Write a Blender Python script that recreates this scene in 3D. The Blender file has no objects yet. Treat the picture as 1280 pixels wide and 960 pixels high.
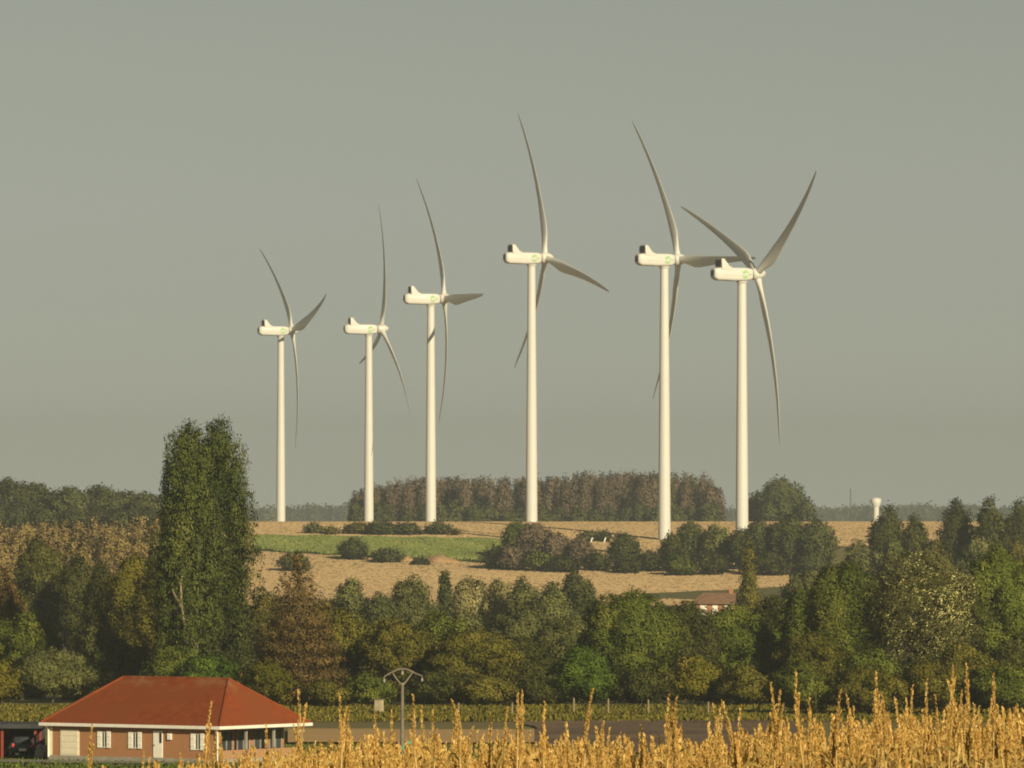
import bpy, bmesh, math, random
import numpy as np
from mathutils import Vector, Matrix

random.seed(7)
RNG = np.random.default_rng(11)
SC = bpy.context.scene
COL = SC.collection
PI = math.pi
F = 8500.0            # focal length in photo pixels (1280 wide)
HY = 640.0            # row of the level horizon in the photo
SUN_EL, SUN_AZ = 21.0, 153.0   # azimuth clockwise from +Y (the view direction)


def px(x, d):
    return (x - 640.0) / F * d


def pz(y, d):
    return (HY - y) / F * d


# ------------------------------------------------------------------ terrain
_D = np.array([-60, 0, 45, 57, 100, 180, 300, 420, 520, 545, 565, 640, 700, 750, 850, 1000, 1300, 1480, 1580, 1650, 1705,
               1763, 1820, 1876, 1930, 1975, 2000, 2030, 2130, 2335, 2500, 3000, 4000, 5000, 6500, 8000, 9500], float)
_Z = np.array([-.8, -1.7, -3.3, -3.85, -5.5, -8.7, -13.2, -17.0, -19.5, -19.85, -20.0, -20.5, -21.0, -21.35, -22.6,
               -24.2, -26.0, -25.2, -22.9, -20.3, -18.0, -15.2, -11.6, -7.8, -5.0, -3.3, -3.05, -3.6, -10.8, -14.2, -12.6,
               -13, -15, -16, -18, -20.0, -22.0], float)
_t = np.arange(-60, 9501, 1.0)
_h = np.interp(_t, _D, _Z)


def _smooth(a, s):
    k = np.exp(-0.5 * (np.arange(-3 * s, 3 * s + 1) / s) ** 2)
    k /= k.sum()
    p = np.pad(a, 3 * s, mode='edge')
    return np.convolve(p, k, mode='valid')


_hs = np.where(_t < 500, _smooth(_h, 4), _smooth(_h, 14))
DL = np.concatenate([np.arange(-60, 120, 3), np.arange(120, 900, 6), np.arange(900, 2200, 8), np.arange(2200, 3000, 40),
                     np.arange(3000, 9501, 130)]).astype(float)
_hl = np.interp(DL, _t, _hs)


def gz(x, d):
    x = np.asarray(x, float)
    q = 0.05 * np.exp(-(np.clip(d, 0, None) / 110.0) ** 2)
    ql = np.interp(d, DL, 0.05 * np.exp(-(np.clip(DL, 0, None) / 110.0) ** 2))
    return np.interp(d, DL, _hl) + np.clip(x, -15, 15) * ql


# ------------------------------------------------------------------ helpers
def tag(o, label=None, cat=None, group=None, kind=None):
    if label: o['label'] = label
    if cat: o['category'] = cat
    if group: o['group'] = group
    if kind: o['kind'] = kind
    return o


def empty(name, loc=(0, 0, 0), rz=0.0):
    o = bpy.data.objects.new(name, None)
    o.empty_display_size = 0.5
    o.location = loc
    o.rotation_euler = (0, 0, rz)
    COL.objects.link(o)
    return o


def link(name, me, parent=None):
    o = bpy.data.objects.new(name, me)
    COL.objects.link(o)
    if parent: o.parent = parent
    return o


def copy_tree(o, parent=None):
    c = o.copy()
    COL.objects.link(c)
    if parent: c.parent = parent
    for ch in o.children:
        copy_tree(ch, c)
    return c


class MB:
    """collects verts and faces for one mesh"""

    def __init__(self):
        self.v, self.f, self.m, self.s = [], [], [], []

    def add(self, vs, fs, mi=0, smooth=False):
        b = len(self.v)
        self.v += [tuple(p) for p in vs]
        self.f += [tuple(b + i for i in f) for f in fs]
        self.m += [mi] * len(fs)
        self.s += [smooth] * len(fs)

    def box(self, lo, hi, mi=0, bev=0.0):
        bm = bmesh.new()
        bmesh.ops.create_cube(bm, size=1)
        lo, hi = Vector(lo), Vector(hi)
        for v in bm.verts:
            v.co = Vector([(lo[i] + hi[i]) / 2 + v.co[i] * (hi[i] - lo[i]) for i in range(3)])
        if bev:
            bmesh.ops.bevel(bm, geom=bm.edges[:], offset=bev, segments=2, affect='EDGES', profile=.6)
        self.bm(bm, mi)

    def bm(self, bm, mi=0, smooth=False):
        bm.verts.ensure_lookup_table()
        bm.verts.index_update()
        self.add([v.co[:] for v in bm.verts], [[v.index for v in f.verts] for f in bm.faces], mi, smooth)
        bm.free()

    def tube(self, pts, radii, n=8, mi=0, cap=True, smooth=True):
        pts = [Vector(p) for p in pts]
        rings = []
        for i, p in enumerate(pts):
            t = (pts[min(i + 1, len(pts) - 1)] - pts[max(i - 1, 0)]).normalized()
            ref = Vector((0, 1, 0)) if abs(t.y) < .9 else Vector((1, 0, 0))
            a = t.cross(ref).normalized()
            b = t.cross(a)
            r = radii[i] if hasattr(radii, '__len__') else radii
            rings.append([p + a * (r * math.cos(2 * PI * k / n)) + b * (r * math.sin(2 * PI * k / n)) for k in range(n)])
        vs = [q for r in rings for q in r]
        fs = []
        for i in range(len(pts) - 1):
            for k in range(n):
                k2 = (k + 1) % n
                fs.append((i * n + k, i * n + k2, (i + 1) * n + k2, (i + 1) * n + k))
        self.add(vs, fs, mi, smooth)
        if cap:
            L = len(vs) - n
            self.add(rings[0], [tuple(range(n))[::-1]], mi)
            self.add(rings[-1], [tuple(range(n))], mi)

    def build(self, name, mats, parent=None):
        me = bpy.data.meshes.new(name)
        me.from_pydata(self.v, [], self.f)
        for m in (mats if isinstance(mats, (list, tuple)) else [mats]):
            me.materials.append(m)
        me.polygons.foreach_set('material_index', self.m)
        me.polygons.foreach_set('use_smooth', self.s)
        bm = bmesh.new()
        bm.from_mesh(me)
        bmesh.ops.recalc_face_normals(bm, faces=bm.faces)
        bm.to_mesh(me)
        bm.free()
        me.update()
        return link(name, me, parent)


def mesh_np(name, V, quads, mats, tint=None, parent=None, smooth=False, tri=False, nrm=None):
    k = 3 if tri else 4
    me = bpy.data.meshes.new(name)
    V = np.ascontiguousarray(V, np.float32)
    n, m = len(V), len(quads)
    me.vertices.add(n)
    me.vertices.foreach_set('co', V.ravel())
    me.loops.add(m * k)
    me.loops.foreach_set('vertex_index', np.ascontiguousarray(quads, np.int32).ravel())
    me.polygons.add(m)
    me.polygons.foreach_set('loop_start', np.arange(0, m * k, k, dtype=np.int32))
    if smooth:
        me.polygons.foreach_set('use_smooth', np.ones(m, bool))
    for mm in (mats if isinstance(mats, (list, tuple)) else [mats]):
        me.materials.append(mm)
    if tint is not None:
        at = me.attributes.new('tint', 'FLOAT', 'POINT')
        at.data.foreach_set('value', np.ascontiguousarray(tint, np.float32))
    if nrm is not None:
        at = me.attributes.new('nrm', 'FLOAT_VECTOR', 'POINT')
        at.data.foreach_set('vector', np.ascontiguousarray(nrm, np.float32).ravel())
    me.update(calc_edges=True)
    return link(name, me, parent)


# ------------------------------------------------------------------ materials
def new_mat(name):
    m = bpy.data.materials.new(name)
    m.use_nodes = True
    nt = m.node_tree
    return m, nt, nt.nodes['Principled BSDF']


def N(nt, t, **kw):
    n = nt.nodes.new(t)
    for k, v in kw.items():
        setattr(n, k, v)
    return n


def noise_mat(name, c1, c2, scale=1.0, rough=.8, detail=4, c3=None, scale3=.05, bump=0.0, spec=.2, stretch=None, metal=0):
    """two colours mixed by object-space noise, a third by a larger noise"""
    m, nt, p = new_mat(name)
    tc = N(nt, 'ShaderNodeTexCoord')
    src = tc.outputs['Object']
    if stretch:
        mp = N(nt, 'ShaderNodeMapping')
        mp.inputs['Scale'].default_value = stretch
        nt.links.new(src, mp.inputs[0])
        src = mp.outputs[0]
    nz = N(nt, 'ShaderNodeTexNoise')
    nz.inputs['Scale'].default_value = scale
    nz.inputs['Detail'].default_value = detail
    nt.links.new(src, nz.inputs['Vector'])
    r = N(nt, 'ShaderNodeValToRGB')
    r.color_ramp.elements[0].position = .33
    r.color_ramp.elements[1].position = .67
    r.color_ramp.elements[0].color = (*c1, 1)
    r.color_ramp.elements[1].color = (*c2, 1)
    nt.links.new(nz.outputs['Fac'], r.inputs[0])
    out = r.outputs[0]
    if c3:
        n3 = N(nt, 'ShaderNodeTexNoise')
        n3.inputs['Scale'].default_value = scale3
        n3.inputs['Detail'].default_value = 3
        nt.links.new(src, n3.inputs['Vector'])
        r3 = N(nt, 'ShaderNodeValToRGB')
        r3.color_ramp.elements[0].position = .42
        r3.color_ramp.elements[1].position = .62
        nt.links.new(n3.outputs['Fac'], r3.inputs[0])
        mx = N(nt, 'ShaderNodeMixRGB')
        mx.inputs[2].default_value = (*c3, 1)
        nt.links.new(r3.outputs[0], mx.inputs[0])
        nt.links.new(out, mx.inputs[1])
        out = mx.outputs[0]
    nt.links.new(out, p.inputs['Base Color'])
    p.inputs['Roughness'].default_value = rough
    p.inputs['Specular IOR Level'].default_value = spec
    p.inputs['Metallic'].default_value = metal
    if bump:
        b = N(nt, 'ShaderNodeBump')
        b.inputs['Strength'].default_value = bump
        b.inputs['Distance'].default_value = .05
        nt.links.new(nz.outputs['Fac'], b.inputs['Height'])
        nt.links.new(b.outputs[0], p.inputs['Normal'])
    return m


def leaf_mat(name, dark, light, alt, trans=.25, gloss=.02, gain=1.0, soft=False, altpos=.97):
    dark, light, alt = [tuple(min(.85, q * gain) for q in c) for c in (dark, light, alt)]
    """leaf colour varied per leaf by the 'tint' attribute and per tree by Object Info"""
    m, nt, p = new_mat(name)
    nt.nodes.remove(p)
    at = N(nt, 'ShaderNodeAttribute', attribute_name='tint')
    r = N(nt, 'ShaderNodeValToRGB')
    e = r.color_ramp.elements
    e[0].position, e[0].color = 0.05, (*dark, 1)
    e[1].position, e[1].color = 0.62, (*light, 1)
    x = e.new(altpos)
    x.color = (*alt, 1)
    nt.links.new(at.outputs['Fac'], r.inputs[0])
    oi = N(nt, 'ShaderNodeObjectInfo')
    hs = N(nt, 'ShaderNodeHueSaturation')
    mr = N(nt, 'ShaderNodeMapRange')
    mr.inputs['To Min'].default_value = .86
    mr.inputs['To Max'].default_value = 1.16
    nt.links.new(oi.outputs['Random'], mr.inputs['Value'])
    nt.links.new(mr.outputs[0], hs.inputs['Value'])
    nt.links.new(r.outputs[0], hs.inputs['Color'])
    df = N(nt, 'ShaderNodeBsdfDiffuse')
    tr = N(nt, 'ShaderNodeBsdfTranslucent')
    nt.links.new(hs.outputs[0], df.inputs['Color'])
    nt.links.new(hs.outputs[0], tr.inputs['Color'])
    if soft:      # leaf masses shade as one soft surface
        an = N(nt, 'ShaderNodeAttribute', attribute_name='nrm')
        nt.links.new(an.outputs['Vector'], df.inputs['Normal'])
        gloss = 0.0
    mx = N(nt, 'ShaderNodeMixShader')
    mx.inputs[0].default_value = trans
    nt.links.new(df.outputs[0], mx.inputs[1])
    nt.links.new(tr.outputs[0], mx.inputs[2])
    gl = N(nt, 'ShaderNodeBsdfGlossy')
    gl.inputs['Roughness'].default_value = .5
    m2 = N(nt, 'ShaderNodeMixShader')
    m2.inputs[0].default_value = gloss
    nt.links.new(mx.outputs[0], m2.inputs[1])
    nt.links.new(gl.outputs[0], m2.inputs[2])
    nt.links.new(m2.outputs[0], nt.nodes['Material Output'].inputs['Surface'])
    return m


def paint(name, c, rough=.45, spec=.4, var=.06, scale=.6):
    c = Vector(c)
    return noise_mat(name, tuple(c * (1 - var)), tuple(c * (1 + var)), scale, rough, 4, spec=spec)


LEAF = {
    'green': leaf_mat('leaf_green', (0.031, 0.043, 0.0074), (0.069, 0.081, 0.0148), (0.120, 0.118, 0.0259), gain=2.4, soft=True),
    'olive': leaf_mat('leaf_olive', (0.042, 0.043, 0.0081), (0.085, 0.078, 0.0148), (0.130, 0.105, 0.0237), gain=2.4, soft=True),
    'dark': leaf_mat('leaf_dark', (0.022, 0.025, 0.0074), (0.044, 0.047, 0.0126), (0.069, 0.068, 0.0207), gain=2.4, soft=True),
    'bright': leaf_mat('leaf_bright', (0.033, 0.060, 0.0081), (0.067, 0.104, 0.0141), (0.114, 0.140, 0.0252), gain=1.75, soft=True),
    'yellow': leaf_mat('leaf_yellow', (0.062, 0.068, 0.0089), (0.130, 0.115, 0.0163), (0.187, 0.145, 0.0259), gain=1.75, soft=True),
    'bronze': leaf_mat('leaf_bronze', (0.042, 0.032, 0.0133), (0.094, 0.064, 0.0222), (0.166, 0.108, 0.0370), gain=2.4, soft=True),
    'tan': leaf_mat('leaf_tan', (.100, .076, .030), (.150, .114, .045), (.190, .140, .058), gain=2.3, soft=True),
    'brownwood': leaf_mat('leaf_brownwood', (.066, .052, .034), (.096, .074, .048), (.120, .090, .058), gain=2.3, soft=True),
    'grey': leaf_mat('leaf_grey', (0.044, 0.050, 0.0163), (0.087, 0.090, 0.0296), (0.130, 0.122, 0.0444), gain=2.4, soft=True),
    'silver': leaf_mat('leaf_silver', (0.025, 0.028, 0.0089), (0.073, 0.068, 0.0207), (0.416, 0.340, 0.1406), gain=2.4, soft=True, altpos=.80),
    'poplar': leaf_mat('leaf_poplar', (0.024, 0.034, 0.0081), (0.052, 0.064, 0.0155), (0.099, 0.100, 0.0259), gain=2.4, soft=True),
    'pale': leaf_mat('leaf_pale', (0.094, 0.090, 0.0370), (0.156, 0.140, 0.0592), (0.208, 0.180, 0.0777), gain=2.4, soft=True),
    'far': leaf_mat('leaf_far', (0.027, 0.033, 0.0118), (0.054, 0.060, 0.0200), (0.081, 0.082, 0.0281), gain=2.4, soft=True),
}
BARK = noise_mat('bark', (.07, .055, .035), (.16, .125, .08), 6, .9, stretch=(1, 1, .25))
BARK_PALE = noise_mat('bark_pale', (.20, .16, .10), (.34, .27, .17), 5, .9, stretch=(1, 1, .25))
WHITE = paint('turbine_white', (.62, .62, .60), .4, .4, .02, .25)
DARKMET = paint('radiator_dark', (.05, .052, .06), .5, .4, .2, 3)
EMBLEM = paint('emblem_green', (.33, .56, .27), .5, .3, .05)


# ------------------------------------------------------------------ ground sheets
def sheet(name, xs, ds, mat, lift=0.0, edge=None, bumps=0.0, kind='structure', tint=False):
    """a strip of ground; edge(x_fraction) may shift the two long borders"""
    X, D = np.meshgrid(xs, ds)
    if edge is not None:
        X, D = edge(X, D)
    Z = gz(X, D) + lift
    if bumps:
        Z = Z + RNG.uniform(0, bumps, Z.shape)
    V = np.stack([X, D, Z], -1).reshape(-1, 3)
    nx, nd = len(xs), len(ds)
    i = (np.arange(nd - 1)[:, None] * nx + np.arange(nx - 1)[None]).ravel()
    q = np.stack([i, i + 1, i + 1 + nx, i + nx], -1)
    o = mesh_np(name, V, q, mat, RNG.uniform(0, 1, len(V)) if tint else None, smooth=True)
    tag(o, kind=kind)
    return o


def strip(name, x0f, x1f, d0f, d1f, nx, nd, mat, lift, bumps=0.0, kind='structure', tint=False):
    """sheet whose near/far borders d0f(x), d1f(x) are functions of lateral fraction t in 0..1"""
    t = np.linspace(0, 1, nx)
    s = np.linspace(0, 1, nd)
    T, S = np.meshgrid(t, s)
    d0, d1 = d0f(T), d1f(T)
    D = d0 + (d1 - d0) * S
    X = x0f(D) + (x1f(D) - x0f(D)) * T
    Z = gz(X, D) + lift + (RNG.uniform(0, bumps, D.shape) if bumps else 0)
    V = np.stack([X, D, Z], -1).reshape(-1, 3)
    i = (np.arange(nd - 1)[:, None] * nx + np.arange(nx - 1)[None]).ravel()
    q = np.stack([i, i + 1, i + 1 + nx, i + nx], -1)
    o = mesh_np(name, V, q, mat, RNG.uniform(0, 1, len(V)) if tint else None, smooth=not tint)
    tag(o, kind=kind)
    return o


MEADOW = noise_mat('meadow', (.12, .13, .035), (.19, .18, .055), .12, .95, 5, (.15, .12, .05), .01)
STUBBLE = noise_mat('stubble', (.40, .255, .120), (.50, .325, .160), .03, .95, 6, (.35, .23, .105), .008, stretch=(.35, 1.5, 1))
STUBBLE2 = noise_mat('stubble_low', (.39, .250, .115), (.49, .320, .150), .05, .95, 6, (.34, .23, .10), .012, stretch=(.3, 1.4, 1))
CROP = noise_mat('crop_green', (.19, .25, .04), (.30, .34, .08), .15, .9, 5, (.10, .14, .03), .02, stretch=(.4, 1.2, 1))
PLOUGH = noise_mat('ploughed', (.075, .050, .034), (.150, .100, .066), .8, .95, 6, (.17, .12, .07), .08, stretch=(.5, 1.2, 1))
LAWN = noise_mat('lawn', (.13, .16, .03), (.20, .21, .05), .5, .95, 5, (.14, .13, .04), .06)
GRASSY = noise_mat('verge_soil', (.085, .085, .025), (.135, .120, .042), .3, .95, 5)
DRIVE = noise_mat('driveway', (.17, .165, .13), (.25, .24, .19), .8, .95, 5)
SOIL = noise_mat('bare_soil', (.30, .19, .095), (.39, .25, .13), .3, .95, 5)

xs_half = np.concatenate([np.arange(0, 24, 4), np.arange(24, 300, 12), np.geomspace(300, 3200, 16)])
XS = np.concatenate([-xs_half[:0:-1], xs_half])
sheet('ground', XS, DL, MEADOW)


def lin(a, b):
    return lambda t: a + (b - a) * t


def wav(f, amp, k, ph=0.0):
    return lambda t: f(t) + amp * np.sin(t * k + ph) + amp * .5 * np.sin(t * k * 2.7 + ph * 2)


big = lambda s: (lambda D: np.full_like(D, s))
strip('upper_stubble_field', big(-420), big(420), wav(lin(1856, 1850), 3, 30), wav(lin(2120, 2110), 2, 10), 120, 70, STUBBLE, .22)
strip('lower_stubble_field', big(-300), lambda D: px(985, D), wav(lin(1590, 1600), 3, 20), wav(lin(1838, 1742), 3, 14), 140, 60, STUBBLE2, .18)
strip('crop_soil', lambda D: px(318, D), lambda D: px(640, D), wav(lin(1838, 1788), 2.5, 9), wav(lin(1890, 1872), 1.5, 7), 160, 40, CROP, .28)
M_CROP = leaf_mat('crop_leaf', (.095, .125, .025), (.140, .168, .034), (.19, .20, .052), .15, gain=1.15)
n = 70000
tt = RNG.uniform(0, 1, n)
D = RNG.uniform(1788, 1890, n)
X = (318 + 322 * tt - 640) / F * D
ok = (D > 1838 - 50 * tt + 3 * np.sin(tt * 40)) & (D < 1890 - 18 * tt + 2 * np.sin(tt * 31))
X, D, tt = X[ok], D[ok], tt[ok]
n = len(X)
a = RNG.uniform(-1.1, 1.1, n)
wd_ = RNG.uniform(.25, .55, n)
hh = RNG.uniform(.3, .75, n)
c, s2 = np.cos(a) * wd_, np.sin(a) * wd_
Z = gz(X, D) + .3
P = np.stack([np.stack([X - c, D - s2, Z], -1), np.stack([X + c, D + s2, Z], -1), np.stack([X + c * .7, D + s2 * .7 + .15, Z + hh], -1),
              np.stack([X - c * .7, D - s2 * .7 + .15, Z + hh * .85], -1)], 1)
tl = np.clip(.45 + .14 * np.sin((X * .9 + D * .25) * .45) + .14 * np.sin(D * .12 + X * .02) + RNG.normal(0, .10, n), 0, 1)
tag(mesh_np('green_crop', P.reshape(-1, 3), np.arange(n * 4).reshape(-1, 4), M_CROP, np.repeat(tl, 4)),
    'bright green crop strip growing between two tan stubble fields on the hillside', 'crop', kind='stuff')
strip('grass_bank', lambda D: px(800, D), lambda D: px(1000, D), wav(lin(1630, 1610), 2, 7), wav(lin(1652, 1690), 2, 8), 40, 14, GRASSY, .30)
strip('ploughed_field', lambda D: px(658, D) + 1.0 * np.sin(D * .11), lambda D: px(1000, D), wav(lin(560, 560), 2, 7), wav(lin(688, 692), 2.5, 19), 90, 60, PLOUGH, .08, .12)
strip('tan_field', lambda D: px(360, D), lambda D: px(668, D), wav(lin(588, 588), 1.2, 7), wav(lin(636, 632), 1.2, 8), 60, 30, STUBBLE2, .26)
strip('lawn', lambda D: px(-220, D), lambda D: px(660, D), wav(lin(470, 480), 1, 9), wav(lin(592, 590), 1, 8), 70, 40, LAWN, .08)
strip('driveway', lambda D: px(-60, D), lambda D: px(290, D), wav(lin(530.5, 521.5), .3, 9), wav(lin(542, 529), .3, 8), 40, 14, DRIVE, .15)
strip('grass_verge_soil', lambda D: px(-200, D), lambda D: px(1500, D), wav(lin(674, 700), 1.5, 9), wav(lin(800, 800), 2, 8), 90, 40, GRASSY, .10)


def blades(n, x0f, x1f, d0, d1, hmin, hmax, wid, mat, name, label, cat, z=None):
    D = RNG.uniform(d0, d1, n)
    X = x0f(D) + (x1f(D) - x0f(D)) * RNG.uniform(0, 1, n)
    Z = gz(X, D) + .08
    h = RNG.uniform(hmin, hmax, n) * (0.7 + .6 * np.abs(np.sin(X * .31) * np.cos(X * .13 + D * .2)))
    w = RNG.uniform(.5, 1, n) * wid
    a = RNG.uniform(0, PI, n)
    lx, ly = RNG.normal(0, .25, (2, n)) * h
    c, s = np.cos(a) * w, np.sin(a) * w
    P = np.stack([np.stack([X - c, D - s, Z], -1), np.stack([X + c, D + s, Z], -1),
                  np.stack([X + c * .5 + lx, D + s * .5 + ly, Z + h], -1), np.stack([X - c * .5 + lx, D - s * .5 + ly, Z + h * .93], -1)], 1)
    sn = RNG.normal(0, .5, (n, 3)) + np.array([.2, -.5, .8])
    sn /= np.linalg.norm(sn, axis=1, keepdims=True)
    o = mesh_np(name, P.reshape(-1, 3), np.arange(n * 4).reshape(-1, 4), mat, np.repeat(RNG.uniform(0, 1, n), 4), nrm=np.repeat(sn, 4, 0))
    return tag(o, label, cat, kind='stuff')


blades(70000, lambda D: px(-60, D), lambda D: px(1340, D), 672, 742, .12, .42, .12, LEAF['olive'], 'rough_grass',
       'rough unmown grass along the foot of the tree line', 'grass')
blades(9000, lambda D: px(-60, D), lambda D: px(660, D), 500, 592, .06, .18, .10, LEAF['bright'], 'lawn_grass',
       'short mown grass of the lawn around the house', 'grass')

M_STRAW = leaf_mat('straw', (.25, .180, .095), (.31, .225, .118), (.37, .275, .15), .1)
n = 260000
D = RNG.uniform(1600, 2006, n)
X = RNG.uniform(-190, 200, n)
cxp = X / D * F + 640
tt = np.clip((cxp - 318) / 322, 0, 1)
lo_, hi_ = 1838 - 50 * tt, 1890 - 18 * tt
ok = ~((cxp > 316) & (cxp < 642) & (D > lo_ - 7) & (D < hi_ + 3))
tb_ = (cxp - 800) / 200
ok &= ~((cxp > 796) & (D > 1632 - 22 * tb_) & (D < 1652 + 40 * tb_))
ok &= ~((cxp > 985) & (D < 1850))
X, D = X[ok], D[ok]
n = len(X)
a = RNG.uniform(-.9, .9, n)
wd_ = RNG.uniform(.3, .7, n)
hh = RNG.uniform(.14, .26, n)
c, s2 = np.cos(a) * wd_, np.sin(a) * wd_
Z = gz(X, D) + .2
P = np.stack([np.stack([X - c, D - s2, Z], -1), np.stack([X + c, D + s2, Z], -1), np.stack([X + c * .8, D + s2 * .8 + .1, Z + hh], -1),
              np.stack([X - c * .8, D - s2 * .8 + .1, Z + hh * .9], -1)], 1)
rows_ = np.sin((D + X * .22) * .55) * .10 + np.sin(X * .021 + D * .034) * .10
tl = np.clip(.48 + rows_ + RNG.normal(0, .045, n), 0, 1)
tag(mesh_np('straw_stubble', P.reshape(-1, 3), np.arange(n * 4).reshape(-1, 4), M_STRAW, np.repeat(tl, 4)),
    'short tan straw stubble on the hillside fields around the turbine feet', 'stubble', kind='stuff')


# ------------------------------------------------------------------ foliage
def quads_from(c, nrm, up, L, W, rs=RNG):
    """leaf rhombi at centres c with normals nrm and long axis near up"""
    n = len(c)
    nrm = nrm / (np.linalg.norm(nrm, axis=1, keepdims=True) + 1e-9)
    t = up - nrm * (up * nrm).sum(1, keepdims=True)
    t /= np.linalg.norm(t, axis=1, keepdims=True) + 1e-9
    b = np.cross(nrm, t)
    L, W = L[:, None], W[:, None]
    P = np.stack([c - t * L * .5, c + b * W * .5 - t * L * .05, c + t * L * .5, c - b * W * .5 + t * L * .05], 1)
    return P.reshape(-1, 3)


def rnd_dir(n):
    v = RNG.normal(0, 1, (n, 3))
    return v / np.linalg.norm(v, axis=1, keepdims=True)


def lobes_for(sp, W, H, Dp):
    """list of (centre, radii) in tree-local metres"""
    L = []
    hw = W / 2
    if sp in ('round', 'tall', 'bush', 'willow'):
        b = {'round': .07, 'tall': .12, 'bush': .0, 'willow': .06}[sp]
        n = {'round': 24, 'tall': 20, 'bush': 13, 'willow': 24}[sp]
        cz, rz = H * (1 + b) / 2, H * (1 - b) / 2
        L.append((np.array([0, 0, cz]), np.array([hw * .68, Dp * .34, rz * .74])))
        for i in range(n):
            v = rnd_dir(1)[0]
            v[2] = -.75 + 1.7 * (i + .5) / n + RNG.normal(0, .06)
            v[2] = np.clip(v[2], -.8, .97)
            a = i * 2.399 + RNG.uniform(-.4, .4)
            rr = math.sqrt(max(0, 1 - v[2] ** 2))
            v[:2] = rr * math.cos(a), rr * math.sin(a)
            r = RNG.uniform(.15, .42)
            push = RNG.uniform(.88, 1.12) if r < .3 else RNG.uniform(.85, 1.0)
            c = np.array([v[0] * hw * (1 - r) * push, v[1] * Dp / 2 * (1 - r) * push, cz + v[2] * rz * (1 - r * .95)])
            vz = r * RNG.uniform(.75, 1.1) * (1.25 if sp == 'tall' else 1) * min(rz, hw * 1.5)
            vz = min(vz, max(.12 * H, H * 1.0 - c[2]), c[2] + .05 * H)
            L.append((c, np.array([hw * r, Dp / 2 * r, vz])))
        # make sure one lobe touches the very top
        L.append((np.array([RNG.uniform(-.15, .15) * hw, 0, H * .86]), np.array([hw * .3, Dp * .15, H * .14])))
        if sp == 'bush':
            L = [(c * np.array([1, 1, 1]), r) for c, r in L]
    elif sp == 'column':
        n = 54
        for i in range(n):
            t = (i + .5) / n
            prof = max(.05, 1 - max(0, (t - .42) / .58) ** 2.6) * (.86 + .14 * min(1, t / .3))
            a = i * 2.399
            rr = hw * .80 * prof * math.sqrt(RNG.uniform(.35, 1))
            lz = H * RNG.uniform(.08, .17)
            z = lz * .9 + (H - lz * 1.9) * (t ** .93)
            L.append((np.array([rr * math.cos(a), rr * math.sin(a) * Dp / W, z]),
                      np.array([hw * RNG.uniform(.14, .22), hw * RNG.uniform(.14, .22), lz])))
        for ox, oz, rz_ in ((.12, .935, .065), (-.38, .86, .10), (.45, .80, .12), (-.12, .88, .10)):
            L.append((np.array([ox * hw, -.1 * hw, H * oz]), np.array([hw * .17, hw * .17, H * rz_])))
        L.append((np.array([0, 0, H * .5]), np.array([hw * .5, Dp * .25, H * .40])))
    elif sp == 'conifer':
        tiers = 11
        for i in range(tiers):
            t = i / (tiers - 1)
            rad = hw * (1 - t) ** .58 * RNG.uniform(.86, 1.1) + hw * .07
            z = H * (.06 + .86 * t)
            k = max(3, int(9 * (1 - t)) + 2)
            for j in range(k):
                a = 2 * PI * j / k + i * 1.1 + RNG.uniform(-.2, .2)
                q = RNG.uniform(.5, .66)
                L.append((np.array([rad * q * math.cos(a), rad * q * math.sin(a), z - rad * .10]),
                          np.array([rad * .42 + .1, rad * .42 + .1, H * .055])))
        L.append((np.array([0, 0, H * .93]), np.array([hw * .07, hw * .07, H * .075])))
        L.append((np.array([0, 0, H * .40]), np.array([hw * .42, hw * .42, H * .40])))
    elif sp == 'fan':       # plantation tree: tall narrow crown from the ground up
        n = 12
        for i in range(n):
            t = (i + .5) / n
            a = i * 2.399
            rr = hw * .5 * math.sin(PI * min(1, t * .75 + .25)) ** .5
            L.append((np.array([rr * math.cos(a), rr * math.sin(a), H * (.10 + .78 * t)]),
                      np.array([hw * RNG.uniform(.34, .5), hw * RNG.uniform(.34, .5), H * RNG.uniform(.09, .14)])))
        L.append((np.array([0, 0, H * .5]), np.array([hw * .6, hw * .6, H * .42])))
        L.append((np.array([0, 0, H * .9]), np.array([hw * .3, hw * .3, H * .1])))
    return L


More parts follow.
